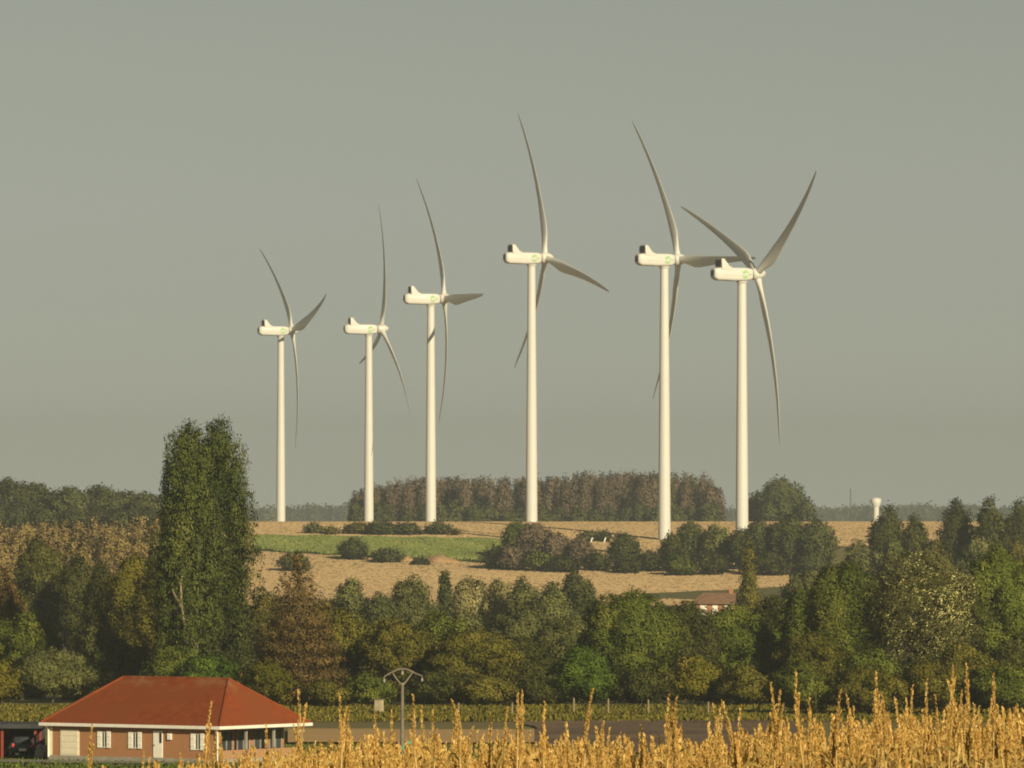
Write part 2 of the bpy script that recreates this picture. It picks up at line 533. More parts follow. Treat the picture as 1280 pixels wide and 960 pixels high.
def crown_mesh(name, lobes, leaf, mat, parent, dens=3.2, aspect=.55, upb=0.0, droop=0.0, clump=1.7, slant=None):
    areas = np.array([4 * PI * (((r[0] * r[1]) ** 1.6 + (r[0] * r[2]) ** 1.6 + (r[1] * r[2]) ** 1.6) / 3) ** (1 / 1.6) for _, r in lobes])
    la = leaf * leaf * aspect * .5
    n = int(areas.sum() * dens / la * .42)
    n = max(300, min(n, 80000))
    C = np.array([c for c, _ in lobes])
    R = np.array([r for _, r in lobes])
    per = 9
    m = n // per
    idx = RNG.choice(len(lobes), m, p=areas / areas.sum())
    v = rnd_dir(m)
    rad = RNG.uniform(.78, 1.04, m) ** .8
    cc = C[idx] + v * R[idx] * rad[:, None]
    ctint = np.clip(RNG.normal(.42, .13, m) + RNG.normal(0, .14, len(lobes))[idx], 0, 1)
    p = np.repeat(cc, per, 0) + RNG.normal(0, leaf * clump * .5, (m * per, 3))
    vv = np.repeat(v / R[idx] * R[idx].mean(1, keepdims=True), per, 0)
    vv /= np.linalg.norm(vv, axis=1, keepdims=True)
    k = len(p)
    nr = vv * .75 + rnd_dir(k) * .8 + np.array([0, 0, .2])
    up = rnd_dir(k) + np.array([0, 0, upb]) - vv * 0 + np.array([0, 0, -1]) * droop
    if slant is not None:
        up = up + np.array(slant)
    up = up + vv * droop * .8
    Ls = leaf * RNG.uniform(.7, 1.35, k)
    P = quads_from(p, nr, up, Ls, Ls * aspect * RNG.uniform(.8, 1.2, k))
    if parent is not None:
        P[:, 2] = np.maximum(P[:, 2], .05)
    tint = np.clip(np.repeat(ctint, per) + RNG.normal(0, .18 if aspect == .36 else .09, k), 0, 1)
    mid, ext = (C.min(0) + C.max(0)) / 2, (C.max(0) - C.min(0)) / 2 + R.mean(0)
    cn = (p - mid) / ext
    sn = vv + cn * .45 + rnd_dir(k) * .30 + np.array([0, 0, .12])
    sn /= np.linalg.norm(sn, axis=1, keepdims=True) + 1e-9
    return mesh_np(name, P, np.arange(k * 4).reshape(-1, 4), mat, np.repeat(tint, 4), parent, nrm=np.repeat(sn, 4, 0))


def trunk_mesh(H, W, sp, bark, parent):
    mb = MB()
    r0 = max(.10, .022 * H)
    nsp = 7
    if sp == 'column':
        for s in (-1, 0, 1):
            dx = s * W * .13
            mb.tube([(dx * .25, 0, 0), (dx * .55, .1 * s, H * .12), (dx, .2 * s, H * .35), (dx * 1.15, .2 * s, H * .62), (dx * 1.2, 0, H * .9)],
                    [r0 * .95, r0 * .8, r0 * .6, r0 * .35, r0 * .08], nsp)
        if W > 4:     # pale forks that show between the front sprays
            q = -W * .37
            mb.tube([(-.01 * W, q * .6, H * .27), (-.03 * W, q * .95, H * .31), (-.05 * W, q, H * .36), (-.06 * W, q, H * .43), (0, q * .5, H * .51)], [.15, .15, .13, .09, .04], 6)
            mb.tube([(-.04 * W, q, H * .34), (-.14 * W, q * .95, H * .39), (-.20 * W, q * .6, H * .44)], [.13, .10, .04], 6)
    elif sp in ('conifer', 'fan'):
        mb.tube([(0, 0, 0), (0, 0, H * .3), (.02 * W, 0, H * .65), (0, 0, H * .95)], [r0, r0 * .75, r0 * .4, r0 * .06], nsp)
        for i in range(8):
            a = i * 2.4
            z = H * (.15 + .09 * i)
            q = W * .36 * (1 - z / H)
            mb.tube([(0, 0, z), (q * math.cos(a), q * math.sin(a), z + .02 * H)], [r0 * .25, r0 * .06], 5)
    else:
        hs = H * (.18 if sp == 'bush' else .36)
        mb.tube([(0, 0, 0), (.02 * W, 0, hs * .5), (0, .02 * W, hs)], [r0 * 1.1, r0 * .85, r0 * .7], nsp)
        for i in range(6):
            a = i * 2.4 + .5
            q = W * RNG.uniform(.2, .33)
            z1 = H * RNG.uniform(.6, .85)
            mb.tube([(0, .02 * W, hs * RNG.uniform(.8, .98)), (q * .5 * math.cos(a), q * .5 * math.sin(a), (hs + z1) / 2 + .04 * H),
                     (q * math.cos(a), q * math.sin(a), z1)], [r0 * .45, r0 * .26, r0 * .06], 5)
    return mb.build('trunk', bark, parent)


KIND = {'round': 'broadleaf_tree', 'tall': 'broadleaf_tree', 'bush': 'bush', 'willow': 'silver_leaved_tree', 'column': 'columnar_tree',
        'conifer': 'conifer_tree', 'fan': 'woodland_tree'}


def tree(cx, top, w, d, sp, col, label, cat=None, group=None, name=None, leafpx=2.3, dens=3.0, base=None):
    x = px(cx, d)
    zb = float(gz(x, d)) + .05
    H = pz(top, d) - zb
    if base is not None:
        zb2 = pz(base, d)
        H = pz(top, d) - zb
    W = w / F * d
    t = empty(name or KIND[sp], (x, d, zb), 0)
    if cat is None:
        cat = 'bush' if sp == 'bush' else 'tree'
    tag(t, label, cat, group)
    leaf = leafpx / (F * .8) * d
    Dp = min(W, max(W * .9, 4.0)) if W < 14 else W * .75
    kw = {}
    if sp == 'column':
        kw = dict(upb=2.4, aspect=.5, dens=dens * 1.7)
    elif sp == 'conifer':
        kw = dict(droop=.9, aspect=.42, dens=dens * 1.0)
    elif sp == 'willow':
        kw = dict(slant=(.9, 0, .9), aspect=.36, dens=dens)
    elif sp == 'fan':
        kw = dict(upb=1.6, aspect=.45, dens=dens)
    else:
        kw = dict(slant=(.35, 0, .35), aspect=.55, dens=dens)
    crown_mesh('crown' if sp != 'bush' else 'foliage', lobes_for(sp, W, H, Dp), leaf, LEAF[col], t, **kw)
    if sp == 'bush':
        trunk_mesh(H, W, sp, BARK, t).name = 'stem'
    else:
        trunk_mesh(H, W, sp, BARK_PALE if label.startswith('shorter') else BARK, t)
    return t


G1 = 'trees and bushes along the valley behind the house'
G2 = 'hedge trees and bushes on the hillside below the turbines'
G3 = 'trees on the skyline'
TREES = [
    # --- the poplar pair and the left group
    (234, 525, 102, 754, 'column', 'poplar', 'shorter left-hand poplar of the tall dark pair beside the brick house, pale forked trunk', 'poplar', G1),
    (272, 519, 122, 769, 'column', 'poplar', 'tallest dark green columnar poplar in the picture, behind the red roof', 'poplar', G1),
    (8, 706, 84, 800, 'conifer', 'bronze', 'brown tinged conifer cut by the left edge of the view', None, G1),
    (28, 766, 110, 785, 'round', 'green', 'leafy green tree under the brown conifer at the left edge', None, G1),
    (66, 812, 118, 765, 'round', 'grey', 'grey green rounded tree behind the carport', None, G1),
    (2, 826, 60, 752, 'bush', 'yellow', 'yellow green bush above the carport at the left edge', None, G1),
    (122, 742, 78, 790, 'conifer', 'grey', 'pale green pointed conifer left of the poplars', None, G1),
    (52, 672, 84, 1010, 'round', 'dark', 'very dark tree standing before the tan wood on the left', None, G1),
    (96, 692, 62, 1000, 'round', 'dark', 'dark rounded tree between the darkest tree and the olive tree', None, G1),
    (130, 704, 60, 960, 'round', 'dark', 'small dark tree touching the olive yellow tree left of the poplars', None, G1),
    (165, 693, 90, 930, 'round', 'yellow', 'olive yellow tree just left of the poplars', None, G1),
    (195, 700, 66, 840, 'tall', 'olive', 'olive tree with upright sprays at the foot of the left poplar', None, G1),
    (150, 800, 90, 768, 'round', 'dark', 'dark green tree behind the left half of the red roof', None, G1),
    (212, 806, 90, 752, 'bush', 'green', 'green bush right behind the roof ridge under the poplars', None, G1),
    (262, 818, 100, 745, 'bush', 'bright', 'fresh green bush behind the right end of the roof ridge', None, G1),
    (332, 826, 84, 738, 'bush', 'yellow', 'yellow green bush beside the right slope of the red roof', None, G1),
    (372, 690, 140, 744, 'conifer', 'bronze', 'broad bronze brown conifer right of the poplars', None, G1),
    (432, 762, 74, 775, 'round', 'olive', 'olive tree at the right shoulder of the bronze conifer', None, G1),
    (408, 852, 66, 735, 'bush', 'olive', 'low olive bush under the bronze conifer', None, G1),
    (460, 842, 72, 738, 'bush', 'green', 'green bush left of the concrete utility pole', None, G1),
    # --- front row, centre
    (498, 774, 118, 770, 'round', 'olive', 'broad dull olive tree behind the utility pole', None, G1),
    (552, 764, 92, 800, 'round', 'green', 'dark green tree top rising behind the olive trees, centre left', None, G1),
    (592, 786, 124, 762, 'round', 'olive', 'wide brownish olive tree right of the utility pole', None, G1),
    (648, 796, 92, 778, 'round', 'dark', 'dim olive tree between the wide brownish tree and the bright green bush', None, G1),
    (545, 838, 76, 742, 'bush', 'dark', 'dark low bush just right of the utility pole', None, G1),
    (606, 846, 84, 740, 'bush', 'olive', 'low olive bush at the edge of the tan field', None, G1),
    (672, 846, 58, 742, 'bush', 'dark', 'dark low bush left of the bright green bush', None, G1),
    (730, 808, 92, 742, 'bush', 'bright', 'rounded bright green bush at the foot of the big dark trees', None, G1),
    (716, 770, 110, 880, 'round', 'grey', 'blue grey tree above the bright green bush', None, G1),
    (786, 738, 138, 775, 'round', 'green', 'big dark green tree with a domed top, centre right', None, G1),
    (856, 752, 100, 782, 'round', 'dark', 'dark tree filling the gap right of the big domed tree', None, G1),
    (912, 756, 116, 790, 'round', 'green', 'green tree hiding the lower half of the distant farmhouse', None, G1),
    (800, 838, 70, 742, 'bush', 'dark', 'dark bush under the big domed tree', None, G1),
    (872, 820, 76, 742, 'bush', 'yellow', 'olive yellow bush in front of the dark tree, right of centre', None, G1),
    (930, 832, 78, 738, 'bush', 'olive', 'olive bush at the right end of the dark ploughed field', None, G1),
    # --- right front
    (968, 745, 96, 815, 'round', 'dark', 'dark tree right of the distant farmhouse', None, G1),
    (1006, 734, 92, 800, 'round', 'green', 'green tree left of the lit rounded tree on the right', None, G1),
    (1056, 703, 116, 778, 'round', 'green', 'sunlit green tree left of the silver leaved tree', None, G1),
    (1150, 688, 176, 742, 'willow', 'silver', 'large silver leaved tree flickering with pale leaves, right', None, G1),
    (1246, 680, 108, 786, 'round', 'green', 'tall green tree at the right, next to the silver leaved tree', None, G1),
    (1296, 694, 84, 790, 'round', 'green', 'green tree cut by the right edge of the view', None, G1),
    (1016, 790, 120, 746, 'bush', 'olive', 'wide olive bush low on the right, left of the silver leaved tree', None, G1),
    (1086, 810, 90, 730, 'bush', 'green', 'green bush at the left foot of the silver leaved tree', None, G1),
    (1206, 806, 110, 728, 'bush', 'olive', 'olive bush at the right foot of the silver leaved tree', None, G1),
    (1268, 800, 80, 736, 'bush', 'dark', 'dark bush low at the right edge', None, G1),
    (1000, 828, 90, 700, 'bush', 'green', 'green bush just behind the tallest leaning maize tassel', None, G1),
    (1082, 836, 110, 698, 'bush', 'olive', 'olive bush rising directly behind the maize, right of the leaning tassel', None, G1),
    (1168, 826, 110, 699, 'bush', 'olive', 'dull bush directly behind the maize under the silver leaved tree', None, G1),
    (1250, 830, 110, 697, 'bush', 'green', 'green bush directly behind the maize at the right edge', None, G1),
    (334, 738, 60, 980, 'round', 'olive', 'olive tree in the gap between the tallest poplar and the bronze conifer', None, G1),
    (404, 750, 56, 970, 'round', 'yellow', 'olive yellow tree behind the right shoulder of the bronze conifer', None, G1),
    # --- middle band
    (437, 720, 50, 1120, 'round', 'grey', 'small grey green tree before the tan hillside, right of the bronze conifer', None, G1),
    (474, 742, 52, 1080, 'round', 'far', 'small dark tree below the tan field, centre left', None, G1),
    (514, 719, 64, 1150, 'round', 'grey', 'rounded grey green tree left of the slim cypress', None, G1),
    (556, 714, 17, 1160, 'column', 'far', 'slim dark cypress among paler trees', 'cypress', G1),
    (588, 722, 56, 1180, 'tall', 'pale', 'pale straw coloured tree right of the slim cypress', None, G1),
    (624, 726, 54, 1140, 'tall', 'pale', 'pale tree with upright branches, second right of the slim cypress', None, G1),
    (654, 722, 50, 1130, 'round', 'grey', 'grey green tree right of the two pale trees', None, G1),
    (688, 728, 56, 1120, 'round', 'grey', 'grey green tree next to the blue green round tree', None, G1),
    (722, 714, 58, 1160, 'round', 'far', 'blue green round tree against the lower tan field', None, G1),
    (648, 756, 90, 960, 'round', 'grey', 'soft grey green tree in the middle of the valley', None, G1),
    (575, 762, 70, 990, 'round', 'grey', 'dull grey tree behind the dark green top, centre left', None, G1),
    (470, 772, 66, 930, 'round', 'olive', 'olive tree behind the broad olive tree, centre left', None, G1),
    (936, 676, 34, 1250, 'conifer', 'olive', 'thin dull tree standing alone before the hillside, above the farmhouse', None, G1),
    (1010, 712, 84, 1180, 'round', 'grey', 'grey tree behind the lit green trees, right of the farmhouse', None, G1),
    # --- right mid hedge
    (1072, 676, 60, 1450, 'bush', 'grey', 'grey green bush below the brown field gap on the right', None, G2),
    (1116, 672, 70, 1420, 'bush', 'grey', 'hazy bush under the left clump of skyline pines', None, G2),
    (1168, 676, 70, 1400, 'bush', 'olive', 'olive bush above the silver leaved tree', None, G2),
    (1224, 670, 72, 1420, 'bush', 'grey', 'hazy bush under the right clump of skyline pines', None, G2),
    (1272, 676, 60, 1400, 'bush', 'olive', 'olive bush near the right edge below the skyline pines', None, G2),
    # --- hillside hedge band
    (646, 653, 42, 1800, 'round', 'green', 'green tree just left of the fourth turbine foot', None, G2),
    (668, 656, 52, 1770, 'round', 'brownwood', 'brownish tree at the foot of the fourth turbine', None, G2),
    (694, 668, 44, 1766, 'round', 'brownwood', 'reddish brown rounded tree right of the fourth turbine foot', None, G2),
    (622, 684, 48, 1764, 'bush', 'dark', 'dark low bush at the left end of the hillside hedge', None, G2),
    (640, 682, 40, 1758, 'bush', 'brownwood', 'brown bush in the left part of the hillside hedge', None, G2),
    (672, 690, 40, 1755, 'bush', 'green', 'green bush low in the hillside hedge under the brownish tree', None, G2),
    (724, 673, 36, 1762, 'round', 'brownwood', 'small brown tree between the fourth turbine and the round green tree', None, G2),
    (748, 692, 40, 1756, 'bush', 'dark', 'dark bush left of the round green hillside tree', None, G2),
    (780, 667, 42, 1758, 'round', 'far', 'round green tree alone in the gap below the stubble', None, G2),
    (812, 690, 40, 1754, 'bush', 'dark', 'dark bush below the foot of the fifth turbine', None, G2),
    (842, 668, 38, 1752, 'round', 'dark', 'dark tree right of the fifth turbine foot', None, G2),
    (864, 654, 44, 1756, 'round', 'far', 'tall dark hedge tree between the fifth and sixth turbines', None, G2),
    (850, 696, 46, 1736, 'bush', 'green', 'green bush at the lower rim of the hedge below the fifth turbine', None, G2),
    (896, 656, 42, 1752, 'round', 'grey', 'grey green hedge tree left of the sixth turbine', None, G2),
    (924, 663, 40, 1745, 'round', 'dark', 'dark tree covering the foot of the sixth turbine', None, G2),
    (950, 652, 50, 1756, 'round', 'far', 'dark hedge tree just right of the sixth turbine', None, G2),
    (986, 645, 58, 1752, 'round', 'far', 'largest hedge tree right of the sixth turbine', None, G2),
    (1022, 650, 50, 1748, 'round', 'far', 'rounded tree at the right end of the hillside hedge', None, G2),
    (888, 690, 50, 1738, 'bush', 'dark', 'dark bush at the lower rim of the hedge left of the sixth turbine', None, G2),
    (960, 692, 60, 1736, 'bush', 'dark', 'dark bush at the lower rim of the hedge right of the sixth turbine', None, G2),
    (1012, 694, 56, 1738, 'bush', 'far', 'bush at the lower right corner of the hillside hedge', None, G2),
    (704, 696, 46, 1750, 'bush', 'dark', 'dark bush under the reddish brown hillside tree', None, G2),
    (784, 698, 44, 1746, 'bush', 'dark', 'dark bush under the round green hillside tree', None, G2),
    # --- bushes by the green crop
    (442, 674, 42, 1800, 'bush', 'far', 'round dark bush on the lower edge of the green crop', None, G2),
    (484, 688, 46, 1790, 'bush', 'far', 'low grey bush right of the round one by the green crop', None, G2),
    (526, 700, 26, 1780, 'bush', 'far', 'tiny bush beside the bare soil heap', None, G2),
    (392, 656, 26, 1905, 'bush', 'grey', 'small bush alone on the upper stubble, right of the first turbine', None, G2),
    (414, 661, 22, 1900, 'bush', 'olive', 'smaller olive bush next to the lone one on the upper stubble', None, G2),
    (448, 656, 44, 1903, 'bush', 'olive', 'olive bush at the foot of the second turbine, left side', None, G2),
    (478, 654, 46, 1899, 'bush', 'far', 'dark bush just right of the second turbine foot', None, G2),
    (508, 656, 42, 1898, 'bush', 'far', 'dark bush left of the third turbine foot', None, G2),
    (547, 655, 36, 1900, 'bush', 'far', 'dark bush touching the foot of the third turbine', None, G2),
    (566, 663, 20, 1897, 'bush', 'olive', 'small olive bush right of the third turbine foot', None, G2),
    (368, 692, 44, 1755, 'bush', 'olive', 'olive bush above the bronze conifer on the tan field', None, G2),
    # --- skyline
    (1110, 632, 56, 1520, 'round', 'dark', 'dark pine in front of the water tower', 'pine', G3),
    (1144, 642, 48, 1500, 'round', 'dark', 'lower pine right of the one before the water tower', 'pine', G3),
    (1196, 624, 56, 1520, 'round', 'dark', 'dark pine left of the tallest skyline pine', 'pine', G3),
    (1236, 620, 52, 1510, 'round', 'dark', 'tallest dark pine of the right hand skyline clump', 'pine', G3),
    (1272, 624, 50, 1515, 'round', 'dark', 'dark pine on the skyline at the right edge', 'pine', G3),
    (14, 600, 74, 1950, 'tall', 'far', 'skyline tree at the left edge of the view', None, G3),
    (44, 605, 44, 1960, 'tall', 'far', 'rounded skyline tree, second from the left edge', None, G3),
    (86, 611, 60, 1940, 'tall', 'far', 'grey green skyline tree right of the sky gap on the left', None, G3),
    (126, 609, 56, 1950, 'tall', 'far', 'skyline tree midway between the left edge and the poplars', None, G3),
    (156, 616, 50, 1960, 'tall', 'far', 'small skyline tree second from the poplars', None, G3),
    (184, 617, 54, 1950, 'tall', 'far', 'skyline tree partly hidden by the left poplar', None, G3),
    (976, 598, 70, 2480, 'round', 'far', 'large rounded tree alone at the right end of the far wood', None, G3),
    (944, 616, 34, 2500, 'round', 'far', 'small tree left of the large rounded tree beyond the sixth turbine', None, G3),
    (1008, 622, 26, 2470, 'round', 'far', 'low tree at the right skirt of the large rounded skyline tree', None, G3),
]
_seen = {}
for t in TREES:
    tree(*t)

for cx in range(0, 200, 24):
    tree(cx + RNG.uniform(-5, 5), 636 + RNG.uniform(-4, 3), 40, 1935 + RNG.uniform(-4, 4), 'bush', 'far',
         'low bush closing the gaps under the left skyline trees', 'bush', 'bushes under the left skyline trees')

# dark undergrowth between the trunks of the front row
GU = 'undergrowth bushes at the foot of the tree line'
for cx in np.arange(-30, 1320, 62):
    if cx > 30 and cx < 350: continue
    tree(cx + RNG.uniform(-12, 12), RNG.uniform(836, 858), RNG.uniform(60, 90), RNG.uniform(752, 764), 'bush', random.choice(['dark', 'olive', 'dark']),
         'low dark bush in the undergrowth at the foot of the tree line', 'bush', GU, 'undergrowth_bush')

# tan wood on the left (many alike)
GT = 'trees of the tan wood on the left'
k = 0
for row, (d, top) in enumerate([(1380, 668), (1440, 656), (1500, 648)]):
    for cx in np.arange(-20, 226, 21):
        tree(cx + RNG.uniform(-6, 6) + row * 7, top + RNG.uniform(-4, 6), RNG.uniform(32, 44), d + RNG.uniform(-15, 15), 'tall', 'tan',
             'tan leaved tree in the dense wood at the left', 'tree', GT, 'woodland_tree', leafpx=2.5)
# brown plantation behind turbines
GP = 'trees of the brown plantation behind the turbines'
xs_p = np.arange(446, 905, 10.5)
for i, cx in enumerate(xs_p):
    edge = min(1, (cx - 436) / 60) * min(1, (918 - cx) / 60)
    top = np.interp(cx, [440, 470, 520, 600, 680, 730, 830, 880, 905], [618, 606, 597, 597, 598, 591, 590, 595, 614]) + RNG.uniform(-1.6, 1.6)
    colr = 'brownwood' if cx < 820 or RNG.uniform() < .3 else 'far'
    tree(cx + RNG.uniform(-2, 2), top, RNG.uniform(19, 25), 2620 + RNG.uniform(-25, 25), 'fan', colr,
         'slender tree in the row of the long far wood behind the turbines', 'tree', GP, leafpx=2.2)
    if i % 2 == 0:
        tree(cx + RNG.uniform(-3, 3), 632 + RNG.uniform(-6, 6), RNG.uniform(26, 34), 2585 + RNG.uniform(-8, 8), 'bush', 'far',
             'bush along the near edge of the long far wood', 'bush', 'bushes along the edge of the far wood', leafpx=2.2)


def far_wood(name, x0, x1, d, top, label, dep=180, n=9000):
    """a distant wood that reads as one mass"""
    xs = RNG.uniform(px(x0, d), px(x1, d), 260)
    lob = []
    for x in xs:
        dd = RNG.uniform(0, dep)
        zb = float(gz(x, d + dd))
        t = (x - px(x0, d)) / (px(x1, d) - px(x0, d))
        H = max(4, pz(top + 2.5 * math.sin(t * 9) + RNG.uniform(-1.5, 3), d) - zb)
        lob.append((np.array([x, d + dd, zb + H * .5]), np.array([13, 13, H * .52])))
    V = None
    o = crown_mesh(name, lob, 4.0 * d / F, LEAF['far'], None, dens=2.4, aspect=.6, upb=.8)
    return tag(o, label, 'wood', kind='stuff')


far_wood('distant_woodland', 150, 700, 7600, 638, 'hazy blue wood on the horizon behind the first two turbines')
far_wood('distant_treeline', 880, 1420, 7800, 638, 'hazy blue wood on the horizon behind the water tower')


# ------------------------------------------------------------------ wind turbines
R_ROT, HUB_Z, OVER, TILT = 45.0, 78.0, 4.3, math.radians(5.5)


def blade_mesh(mb):
    """blade along +Z, upwind +X, chord along Y"""
    st = [0, .02, .05, .09, .14, .20, .28, .38, .5, .62, .74, .84, .92, .97, 1.0]
    ch = [1.9, 1.9, 2.1, 2.75, 3.35, 3.45, 3.05, 2.55, 2.1, 1.75, 1.42, 1.12, .82, .5, .12]
    th = [1.9, 1.85, 1.55, 1.25, 1.02, .86, .66, .5, .39, .30, .23, .17, .12, .07, .03]
    tw = [0, 1, 4, 7, 7, 6, 5, 4, 3, 2.2, 1.5, 1, .6, .3, 0]
    n = 14
    vs, fs = [], []
    for s, c, t, w in zip(st, ch, th, tw):
        r = 1.0 + s * (R_ROT - 1.0)
        u = .145 * r * (1 - r / R_ROT) + .01 * r
        a = math.radians(w)
        k = min(1, s / .14)
        for i in range(n):
            ph = 2 * PI * i / n
            cy, cx_ = math.cos(ph), math.sin(ph)
            # circle at the root -> aerofoil with the thick end forward
            y = cy * c / 2 - k * c * .20
            x = cx_ * t / 2 * (1 - k * .55 * (.5 - .5 * cy))
            vs.append((x * math.cos(a) - y * math.sin(a) + u, x * math.sin(a) + y * math.cos(a), r))
    for j in range(len(st) - 1):
        for i in range(n):
            i2 = (i + 1) % n
            fs.append((j * n + i, j * n + i2, (j + 1) * n + i2, (j + 1) * n + i))
    fs.append(tuple(range(n))[::-1])
    fs.append(tuple((len(st) - 1) * n + i for i in range(n)))
    mb.add(vs, fs, 0, True)


def make_turbine():
    root = empty('wind_turbine')
    # tower with flange rings
    mb = MB()
    zs = [0, 1, 10, 20, 30, 45, 60, 76.0]
    rs = [1.78, 1.72, 1.66, 1.6, 1.53, 1.39, 1.26, 1.14]
    mb.tube([(0, 0, z) for z in zs], rs, 40)
    for z, r in ((.15, 2.1), (20, 1.64), (45, 1.43)):
        mb.tube([(0, 0, z - .15), (0, 0, z + .15)], r, 40)
    tw = mb.build('tower', WHITE, root)
    # nacelle: lofted rounded box
    mb = MB()
    st = [(-8.55, 1.10, .95, .25), (-8.3, 1.42, 1.38, .18), (-7.4, 1.60, 1.66, .05), (-4, 1.7, 1.72, .05), (-3.6, 1.7, 1.76, .03), (0, 1.7, 1.74, .05), (1.6, 1.62, 1.62, .1), (2.5, 1.3, 1.35, .12), (2.75, 1.05, 1.1, .12)]
    n = 24
    vs, fs = [], []
    for x, hy, hz, oz in st:
        for i in range(n):
            a = 2 * PI * i / n
            c, s = math.cos(a), math.sin(a)
            e = .42
            vs.append((x, hy * math.copysign(abs(c) ** e, c), oz + hz * math.copysign(abs(s) ** e, s)))
    for j in range(len(st) - 1):
        for i in range(n):
            fs.append((j * n + i, j * n + (i + 1) % n, (j + 1) * n + (i + 1) % n, (j + 1) * n + i))
    mb.add(vs, fs, 0, True)
    mb.add(vs[:n], [tuple(range(n))], 0)
    mb.add(vs[-n:], [tuple(range(n))], 0)
    mb.box((-5.8, -1.77, -.25), (1.2, -1.65, -.05), 0, .03)   # moulded line along the flank
    mb.tube([(0, 0, -2.25), (0, 0, -1.7)], [1.3, 1.5], 32)
    nac = mb.build('nacelle', WHITE, root)
    nac.location = (0, 0, HUB_Z)
    # rear vent plate
    mb = MB()
    mb.box((-8.72, -.85, -.55), (-8.5, .85, .95), 0, .04)
    mb.build('rear_vent', DARKMET, nac)
    # emblem: green swirl ring plus small strokes, on both flanks
    mb = MB()
    for sy in (-1, 1):
        yy = sy * 1.755
        for a0, a1, r in ((.3, 2.9, .86), (3.5, 6.0, .86), (.9, 3.6, .46), (4.0, 6.4, .46)):
            pts = []
            for k in range(15):
                a = a0 + (a1 - a0) * k / 14
                w = .20 * math.sin(PI * (k + .6) / 15.2) + .03
                pts.append((a, r - w, r + w))
            vv, ff = [], []
            for a, ri, ro in pts:
                vv += [(math.cos(a) * ri + .2, yy, math.sin(a) * ri + .05), (math.cos(a) * ro + .2, yy, math.sin(a) * ro + .05),
                       (math.cos(a) * ro + .2, yy - sy * .03, math.sin(a) * ro + .05), (math.cos(a) * ri + .2, yy - sy * .03, math.sin(a) * ri + .05)]
            for k in range(14):
                b = k * 4
                for q in range(4):
                    ff.append((b + q, b + (q + 1) % 4, b + 4 + (q + 1) % 4, b + 4 + q))
            mb.add(vv, ff)
        for k, (x0, w) in enumerate(((1.22, .14), (1.44, .12), (1.63, .14))):
            mb.box((x0, min(yy - .01, yy + .01), -.12), (x0 + w, max(yy - .01, yy + .01), .22))
    mb.build('emblem', EMBLEM, nac)
    # cooler on the rear top: two side fairings and a dark radiator
    mb = MB()
    for sy in (-1, 1):
        y0, y1 = sy * 1.72, sy * 1.60
        prof = [(-6.6, 1.2), (-6.75, 3.75), (-6.45, 4.05), (-5.95, 3.95), (-4.5, 2.15), (-3.4, 1.62), (-3.4, 1.1)]
        vs = [(x, y0, z) for x, z in prof] + [(x, y1, z) for x, z in prof]
        m = len(prof)
        fs = [tuple(range(m)), tuple(range(m, 2 * m))[::-1]] + [(i, (i + 1) % m, m + (i + 1) % m, m + i) for i in range(m)]
        mb.add(vs, fs)
    mb.box((-6.75, -1.6, 3.8), (-6.2, 1.6, 4.02), 0, .03)
    mb.box((-6.65, -1.6, 1.8), (-6.3, 1.6, 2.05), 0, .03)
    cool = mb.build('cooler', WHITE, nac)
    mb = MB()
    mb.box((-6.85, -1.58, 2.02), (-6.5, 1.58, 3.82), 0, .02)
    for k in range(7):
        y = -1.5 + k * .5
        mb.box((-6.92, y - .03, 2.05), (-6.84, y + .03, 3.8))
    mb.build('radiator', DARKMET, cool)
    mb = MB()
    mb.tube([(-7.6, .5, 1.8), (-7.6, .5, 3.1)], [.05, .03], 6)
    mb.tube([(-7.75, .5, 3.05), (-7.45, .5, 3.05)], [.04, .04], 6)
    mb.build('wind_sensor', DARKMET, nac)
    # hub
    mb = MB()
    xs_ = [-1.4, -1.3, -.6, .4, 1.2, 1.9, 2.4, 2.65, 2.72]
    rr = [1.1, 1.45, 1.6, 1.58, 1.38, 1.0, .55, .2, .02]
    mb.tube([(x, 0, 0) for x in xs_], rr, 32)
    hub = mb.build('hub', WHITE, root)
    hub.location = (OVER, 0, HUB_Z + .25)
    hub.rotation_euler = (0, -TILT, 0)
    bl = MB()
    blade_mesh(bl)
    b0 = bl.build('blade', WHITE, root)
    for _ in range(2):
        b = b0.copy()
        COL.objects.link(b)
        b.parent = root
    return root


